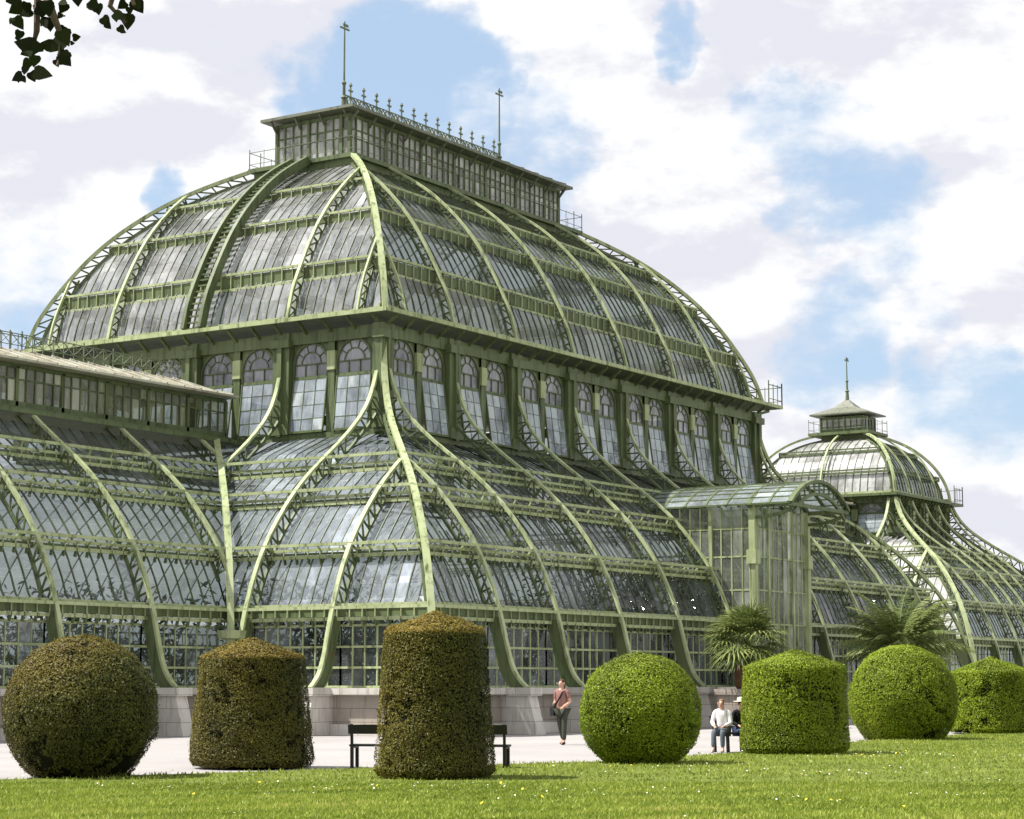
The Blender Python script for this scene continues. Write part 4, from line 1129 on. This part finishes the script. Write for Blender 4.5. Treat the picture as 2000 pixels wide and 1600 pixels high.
# ================================================================== INDOOR PLANTS
def indoor():
    n = 26000
    cx_ = RNG.uniform(-5.5, 35, 60); cy_ = RNG.uniform(-5.2, 14, 60); hh = RNG.uniform(2, 6.5, 60)
    k = RNG.integers(0, 60, n)
    P = np.c_[cx_[k]+RNG.normal(0, .9, n), cy_[k]+RNG.normal(0, .9, n), np.abs(hh[k]*RNG.beta(2.2, 1.6, n))+.1]
    P2_ = np.c_[RNG.uniform(-26, -6, 9000), RNG.uniform(2.6, 9, 9000), RNG.beta(1.5, 2.2, 9000)*5]
    P3_ = np.c_[RNG.uniform(30, 47, 16000), RNG.uniform(3.5, 14, 16000), RNG.beta(1.6, 1.3, 16000)*7.2]
    P = np.vstack([P, P2_, P3_])
    lim = np.interp(P[:, 2], sk_i[::-1, 1], sk_i[::-1, 0])-.7
    ok = (-P[:, 1] < lim) & ((-P[:, 0] < lim) | (P[:, 1] > 3+ (7-lim)))
    P = P[ok]; n = len(P)
    a = RNG.normal(0, 1, (n, 3)); a /= np.linalg.norm(a, axis=1)[:, None]; b = np.cross(a, RNG.normal(0, 1, (n, 3))); b /= np.linalg.norm(b, axis=1)[:, None]
    s = RNG.uniform(.07, .26, n)[:, None]
    V = np.stack([P-a*s, P-b*s*.3, P+a*s, P+b*s*.3], 1)
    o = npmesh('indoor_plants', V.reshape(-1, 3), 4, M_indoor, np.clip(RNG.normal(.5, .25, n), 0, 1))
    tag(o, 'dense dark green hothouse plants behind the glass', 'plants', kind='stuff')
indoor()

# ================================================================== PEOPLE
M_skin = simple('skin', (.56, .34, .25), .55, .3, .06)
def cloth(name, c): return simple(name, c, .85, .15, .15, 12)
def skin_obj(name, J, E, m, parent, root_j=0, lvl=2):
    me = bpy.data.meshes.new(name); me.from_pydata([j[0] for j in J], E, [])
    o = bpy.data.objects.new(name, me); col.objects.link(o)
    sm = o.modifiers.new('skin', 'SKIN'); sm.use_smooth_shade = True
    for i, j in enumerate(J):
        d = me.skin_vertices[0].data[i]; r = j[1]
        d.radius = r if isinstance(r, tuple) else (r, r); d.use_root = (i == root_j)
    ss = o.modifiers.new('sub', 'SUBSURF'); ss.levels = lvl; ss.render_levels = lvl
    dg = bpy.context.evaluated_depsgraph_get(); ev = o.evaluated_get(dg)
    nm = bpy.data.meshes.new_from_object(ev); nm.materials.clear(); nm.materials.append(m)
    nm.polygons.foreach_set('use_smooth', [True]*len(nm.polygons))
    bpy.data.objects.remove(o, do_unlink=True); bpy.data.meshes.remove(me)
    r = bpy.data.objects.new(name, nm); col.objects.link(r); r.parent = parent
    return r
def lerp(a, b, t): return tuple(x+(y-x)*t for x, y in zip(a, b))
def person(label, loc, rz, H, pose, top, legs, hair, shoes, long_hair=False, hat=None, z=0, group=None):
    root = empty('person', (*loc, z)); root.rotation_euler.z = rz; tag(root, label, 'person', group)
    k = H/1.75; S = lambda p: (p[0]*k, p[1]*k, p[2]*k)
    J = {n: S(p) for n, p in pose.items()}
    # body: one continuous figure
    names_ = []; E = []; idx = {}
    def add(n, p, r): idx[n] = len(names_); names_.append((p, r*k if not isinstance(r, tuple) else (r[0]*k, r[1]*k)))
    add('pelvis', J['pelvis'], (.15, .11)); add('chest', lerp(J['pelvis'], J['neck'], .62), (.165, .11)); add('sh', lerp(J['pelvis'], J['neck'], .9), (.12, .08))
    add('neck', J['neck'], .055); add('jaw', lerp(J['neck'], J['head'], .45), (.066, .072)); add('head', J['head'], (.078, .095)); add('crown', tuple(a+b for a, b in zip(J['head'], (0, -.01*k, .085*k))), .06)
    add('nose', tuple(a+b for a, b in zip(J['head'], (0, .095*k, -.02*k))), .014)
    E += [(idx[a], idx[b]) for a, b in (('pelvis', 'chest'), ('chest', 'sh'), ('sh', 'neck'), ('neck', 'jaw'), ('jaw', 'head'), ('head', 'crown'), ('head', 'nose'))]
    for s in 'lr':
        add('S'+s, J['sh_'+s], .06); add('E'+s, J['el_'+s], .042); add('W'+s, J['wr_'+s], .028)
        h = tuple(np.array(J['wr_'+s])+(np.array(J['wr_'+s])-np.array(J['el_'+s]))*.26); add('H'+s, h, (.038, .018))
        E += [(idx['sh'], idx['S'+s]), (idx['S'+s], idx['E'+s]), (idx['E'+s], idx['W'+s]), (idx['W'+s], idx['H'+s])]
        dirv = np.array(h)-np.array(J['wr_'+s]); dirv /= np.linalg.norm(dirv); sd_ = np.cross(dirv, [0, 1, 0.2]); sd_ /= np.linalg.norm(sd_)
        for q, (o_, ln_) in enumerate(((-.027, .07), (-.009, .083), (.009, .078), (.026, .06))):
            b0 = np.array(h)+sd_*o_*k; b1 = b0+dirv*ln_*.55*k; b2 = b1+(dirv*.8+np.array([0, .5, 0]))*ln_*.5*k
            add('f%s%d' % (s, q), tuple(b1), .0095); add('g%s%d' % (s, q), tuple(b2), .008)
            E += [(idx['H'+s], idx['f%s%d' % (s, q)]), (idx['f%s%d' % (s, q)], idx['g%s%d' % (s, q)])]
        tb = (np.array(J['wr_'+s])+np.array(h))/2+np.array([0, .04, 0])*k; add('t'+s, tuple(tb), .011); add('u'+s, tuple(tb+dirv*.035*k), .009)
        E += [(idx['W'+s], idx['t'+s]), (idx['t'+s], idx['u'+s])]
        add('P'+s, J['hip_'+s], .085); add('K'+s, J['kn_'+s], .055); add('A'+s, J['an_'+s], .038); add('T'+s, J['to_'+s], (.04, .025))
        E += [(idx['pelvis'], idx['P'+s]), (idx['P'+s], idx['K'+s]), (idx['K'+s], idx['A'+s]), (idx['A'+s], idx['T'+s])]
    skin_obj('body', names_, E, M_skin, root)
    sc = lambda r: tuple(x*k for x in r) if isinstance(r, tuple) else r*k
    def garment(nm, items, edges, m):
        keys = list(items); skin_obj(nm, [(items[q][0], sc(items[q][1])) for q in keys], [(keys.index(a), keys.index(b)) for a, b in edges], m, root)
    it = {'p': (lerp(J['pelvis'], J['neck'], .02), (.17, .13)), 'w': (lerp(J['pelvis'], J['neck'], .35), (.155, .12)), 'c': (lerp(J['pelvis'], J['neck'], .65), (.18, .13)), 's': (lerp(J['pelvis'], J['neck'], .92), (.125, .09))}
    ed = [('p', 'w'), ('w', 'c'), ('c', 's')]
    for s in 'lr':
        it['S'+s] = (J['sh_'+s], .074); it['E'+s] = (lerp(J['sh_'+s], J['el_'+s], .75 if top[1] == 'short' else 1), .058); ed += [('s', 'S'+s), ('S'+s, 'E'+s)]
        if top[1] == 'long': it['W'+s] = (lerp(J['el_'+s], J['wr_'+s], .92), .042); ed.append(('E'+s, 'W'+s))
    garment('shirt', it, ed, top[0])
    it = {'p': (J['pelvis'], (.165, .13))}; ed = []
    for s in 'lr':
        it['P'+s] = (J['hip_'+s], .1); it['K'+s] = (J['kn_'+s], .074); it['A'+s] = (lerp(J['kn_'+s], J['an_'+s], .93), .06)
        ed += [('p', 'P'+s), ('P'+s, 'K'+s), ('K'+s, 'A'+s)]
    garment('trousers', it, ed, legs)
    for s in 'lr':
        a, t_ = np.array(J['an_'+s]), np.array(J['to_'+s])
        skin_obj('shoe', [(tuple(a-(t_-a)*.25+np.array([0, 0, -.04*k])), .045*k), (tuple((a+t_)/2+np.array([0, 0, -.02*k])), .046*k), (tuple(t_), (.05*k, .03*k))], [(0, 1), (1, 2)], shoes, root)
    hd = np.array(J['head'])
    hp = [(tuple(hd+np.array([0, .035, .085])*k), .055*k), (tuple(hd+np.array([0, -.035, .06])*k), .088*k), (tuple(hd+np.array([0, -.07, -.03])*k), .07*k)]
    he = [(0, 1), (1, 2)]
    if long_hair: hp.append((tuple(hd+np.array([0, -.085, -.17])*k), .055*k)); he.append((2, 3))
    skin_obj('hair', hp, he, hair, root)
    for sx in (-1, 1):
        e = MB(); e.lathe([(.002, -.010), (.010, -.004), (.010, .004), (.002, .010)], tuple(hd+np.array([sx*.032, .083, .012])*k), 8); e.build('eye', M_black, root)
        e = MB(); e.lathe([(.004, -.03), (.016, -.01), (.018, .015), (.006, .03)], tuple(hd+np.array([sx*.085, -.005, -.005])*k), 8); e.build('ear', M_skin, root)
    mo = MB(); mo.bar(tuple(hd+np.array([-.025, .083, -.062])*k), tuple(hd+np.array([.025, .083, -.062])*k), .012, .012); mo.build('mouth', simple('lips', (.36, .14, .12)), root)
    if hat:
        h = MB(); c_ = tuple(hd+np.array([0, 0, .06])*k); h.lathe([(.19, 0), (.19, .012), (.105, .02), (.10, .09), (.03, .11)], c_, 18); h.build('hat', hat, root)
    return root
STAND = dict(pelvis=(0, 0, .93), neck=(0, .01, 1.48), head=(0, .03, 1.62), sh_l=(-.18, 0, 1.40), sh_r=(.18, 0, 1.40), el_l=(-.25, -.02, 1.13), wr_l=(-.20, .2, 1.02),
             el_r=(.24, -.03, 1.12), wr_r=(.12, .2, 1.10), hip_l=(-.09, 0, .88), hip_r=(.09, 0, .88), kn_l=(-.10, .05, .49), kn_r=(.10, -.06, .50),
             an_l=(-.10, .06, .085), an_r=(.11, -.22, .11), to_l=(-.11, .2, .035), to_r=(.12, -.08, .04))
SIT = dict(pelvis=(0, 0, .54), neck=(0, .06, 1.08), head=(0, .10, 1.22), sh_l=(-.18, .04, 1.0), sh_r=(.18, .04, 1.0), el_l=(-.24, .1, .74), wr_l=(-.13, .32, .66),
           el_r=(.24, .1, .74), wr_r=(.13, .32, .66), hip_l=(-.09, .04, .53), hip_r=(.09, .04, .53), kn_l=(-.11, .46, .52), kn_r=(.11, .46, .52),
           an_l=(-.11, .44, .09), an_r=(.12, .5, .09), to_l=(-.12, .58, .035), to_r=(.13, .64, .035))
cyaw = math.atan2(-fw.y, -fw.x)-math.pi/2      # +y of the figure turned to the camera
w1 = img(1098, 1455)
person('person in pink top and dark trousers walking with a bag across the chest', w1, cyaw+math.radians(-35), 1.74, STAND,
       (cloth('pink_top', (.27, .15, .13)), 'short'), cloth('dark_trousers', (.055, .06, .045)), cloth('brown_hair', (.10, .05, .03)), cloth('dark_shoes', (.03, .03, .03)), True)
bagp = [o for o in bpy.data.objects if o.name == 'person'][0]
bg2 = MB()
bg2.sweep([(-.17, -.02, 1.46), (-.10, .125, 1.38), (0, .155, 1.2), (.13, .15, 1.02), (.21, .05, .95)], (0, 1, .3), .05, .02)
bg2.box(.17, -.08, .76, .28, .16, .98)
bo = bg2.build('shoulder_bag', M_black); bo.location = bagp.location; bo.rotation_euler = bagp.rotation_euler
tag(bo, 'small black shoulder bag slung across the woman in pink', 'bag')
s1 = img(1412, 1471); s2 = img(1447, 1470)
def back(p, d): 
    e = (Vector((p[0], p[1], 0))-Vector((CAM.x, CAM.y, 0))).normalized()*d; return (p[0]+e.x, p[1]+e.y)
sb1, sb2 = back(s1, .6), back(s2, .62)
person('person in white shirt and grey jeans sitting on the bench beside the green cylinder', sb1, cyaw+math.radians(-20), 1.64, SIT,
       (cloth('white_shirt', (.80, .78, .78)), 'long'), cloth('grey_jeans', (.10, .12, .14)), cloth('fair_hair', (.22, .13, .08)), cloth('pale_shoes', (.3, .3, .3)))
person('person in black jacket and pale hat sitting half behind the green cylinder', sb2, cyaw+math.radians(12), 1.62, SIT,
       (cloth('black_jacket', (.012, .012, .014)), 'long'), cloth('blue_jeans', (.04, .06, .12)), cloth('dark_hair', (.03, .02, .015)), M_black, False, cloth('straw_hat', (.72, .68, .55)))
mb_ = ((sb1[0]+sb2[0])/2, (sb1[1]+sb2[1])/2); dv2 = Vector((sb1[0]-sb2[0], sb1[1]-sb2[1], 0)).normalized()
bc = back(mb_, .22); bc = (bc[0]-dv2.x*.35, bc[1]-dv2.y*.35)
bench('park_bench', 'black park bench with two people, beside the green cylinder bush', bc, math.atan2(dv2.y, dv2.x), 1.9)

# ================================================================== OVERHANGING TREE (trunk outside the frame)
tree = empty('linden_tree', (-60.6, -37.5, 0)); tag(tree, 'dark leafy twigs hanging into the top left corner of the sky', 'tree')
def wp_(u, v, d): return CAM + (fw + rt*((u-1000)/4076.8) + up*((800-v)/4076.8))*d
tb = MB(); base = Vector((-60.6, -37.5, 0))
tb.tube([base+Vector((0, 0, -.05)), base+Vector((.05, .02, 1.2)), base+Vector((.0, .1, 3.0)), base+Vector((.1, .1, 5.2))], [.24, .19, .16, .08], 10)
tr_o = tb.build('trunk', M_bark, tree)
tp = wp_(120, -520, 6.3)
lm = MB()
lm.tube([base+Vector((0, .1, 3.2)), base.lerp(tp, .45)+Vector((0, 0, 2.4)), tp, wp_(420, -560, 6.2)], [.07, .045, .022, .008], 7)
hang = [[tp, wp_(105, -260, 6.2), wp_(75, -60, 6.1), wp_(72, 60, 6.05), wp_(60, 115, 6.05), wp_(45, 140, 6.0)],
        [wp_(75, -60, 6.1), wp_(100, 20, 6.0), wp_(120, 70, 6.0), wp_(112, 128, 5.95)],
        [wp_(330, -555, 6.2), wp_(270, -250, 6.1), wp_(235, -60, 6.05), wp_(215, 12, 6.0), wp_(245, 45, 6.0)],
        [wp_(235, -60, 6.05), wp_(262, 10, 6.0)]]
for h in hang: lm.tube(h, [.016-.011*i/(len(h)-1) for i in range(len(h))], 5)
lm.build('branch', M_bark, tree)
LV = []; LT = []
def leaf(p, ang, L, tiltv, tn):
    """heart-shaped leaf hanging from p, seen in direction ang (screen degrees, 0 = right, -90 = down)"""
    a = math.radians(ang); d = rt*math.cos(a)+up*math.sin(a)+fw*tiltv; d.normalize(); s = d.cross(fw).normalized()
    s = (s*math.cos(tiltv*1.5)+fw*math.sin(tiltv*1.5)).normalized()
    outl = [(0, 0), (-.06, .30), (.12, .47), (.40, .43), (.72, .22), (1., 0), (.72, -.22), (.40, -.43), (.12, -.47), (-.06, -.30)]
    LV.append([p+d*(x*L)+s*(y*L) for x, y in outl]); LT.append(tn)
rl = random.Random(5)
for (u, v, ang, sz) in [(45, 8, 200, 46), (70, 14, -20, 40), (90, 2, -70, 40), (28, 34, -60, 42), (62, 20, -150, 40), (128, 6, -110, 30), (97, 12, -80, 18), (120, 26, -130, 20),
                        (175, 2, -40, 40), (190, 8, -70, 34), (200, 34, -45, 34), (222, 26, -20, 36), (250, 28, -100, 42), (262, 0, -60, 44), (246, 4, -150, 30), (232, 52, -60, 26),
                        (96, 34, -90, 36), (86, 40, -60, 24), (128, 54, -105, 48), (118, 60, -65, 44), (104, 90, 170, 34), (122, 78, -125, 46), (118, 106, -60, 42), (130, 100, -110, 40), (112, 112, -40, 34),
                        (68, 92, 178, 50), (64, 96, 200, 36), (70, 108, -100, 30), (58, 118, -130, 26), (66, 140, -15, 44), (44, 146, -140, 30), (50, 130, -110, 22), (42, 150, -50, 20), (142, 74, 15, 26),
                        (40, 60, -120, 30), (20, -10, -60, 40), (150, -20, -90, 44)]:
    L = sz/4076.8*6.0*rl.uniform(.68, .88)
    leaf(wp_(u, v, 6.0+rl.uniform(-.12, .12)), ang+rl.uniform(-12, 12), L, rl.uniform(-.35, .35), rl.random())
    leaf(wp_(u+rl.uniform(-9, 9), v+rl.uniform(-4, 12), 6.0+rl.uniform(-.12, .12)), ang+rl.uniform(-70, 70), L*rl.uniform(.45, .75), rl.uniform(-.6, .6), rl.random())
for _ in range(260):       # foliage above the frame
    u, v = rl.uniform(-420, 430), rl.uniform(-760, -90)
    leaf(wp_(u, v, 6.2+rl.uniform(-.5, .5)), rl.uniform(-150, -30), rl.uniform(.045, .075), rl.uniform(-.6, .6), rl.random())
npmesh('leaves', np.array([[tuple(q) for q in f] for f in LV]).reshape(-1, 3), 10, M_twigleaf, LT, None, tree)
for c in bpy.data.objects:
    if c.parent == tree: c.matrix_parent_inverse = Matrix.Translation(tree.location).inverted()
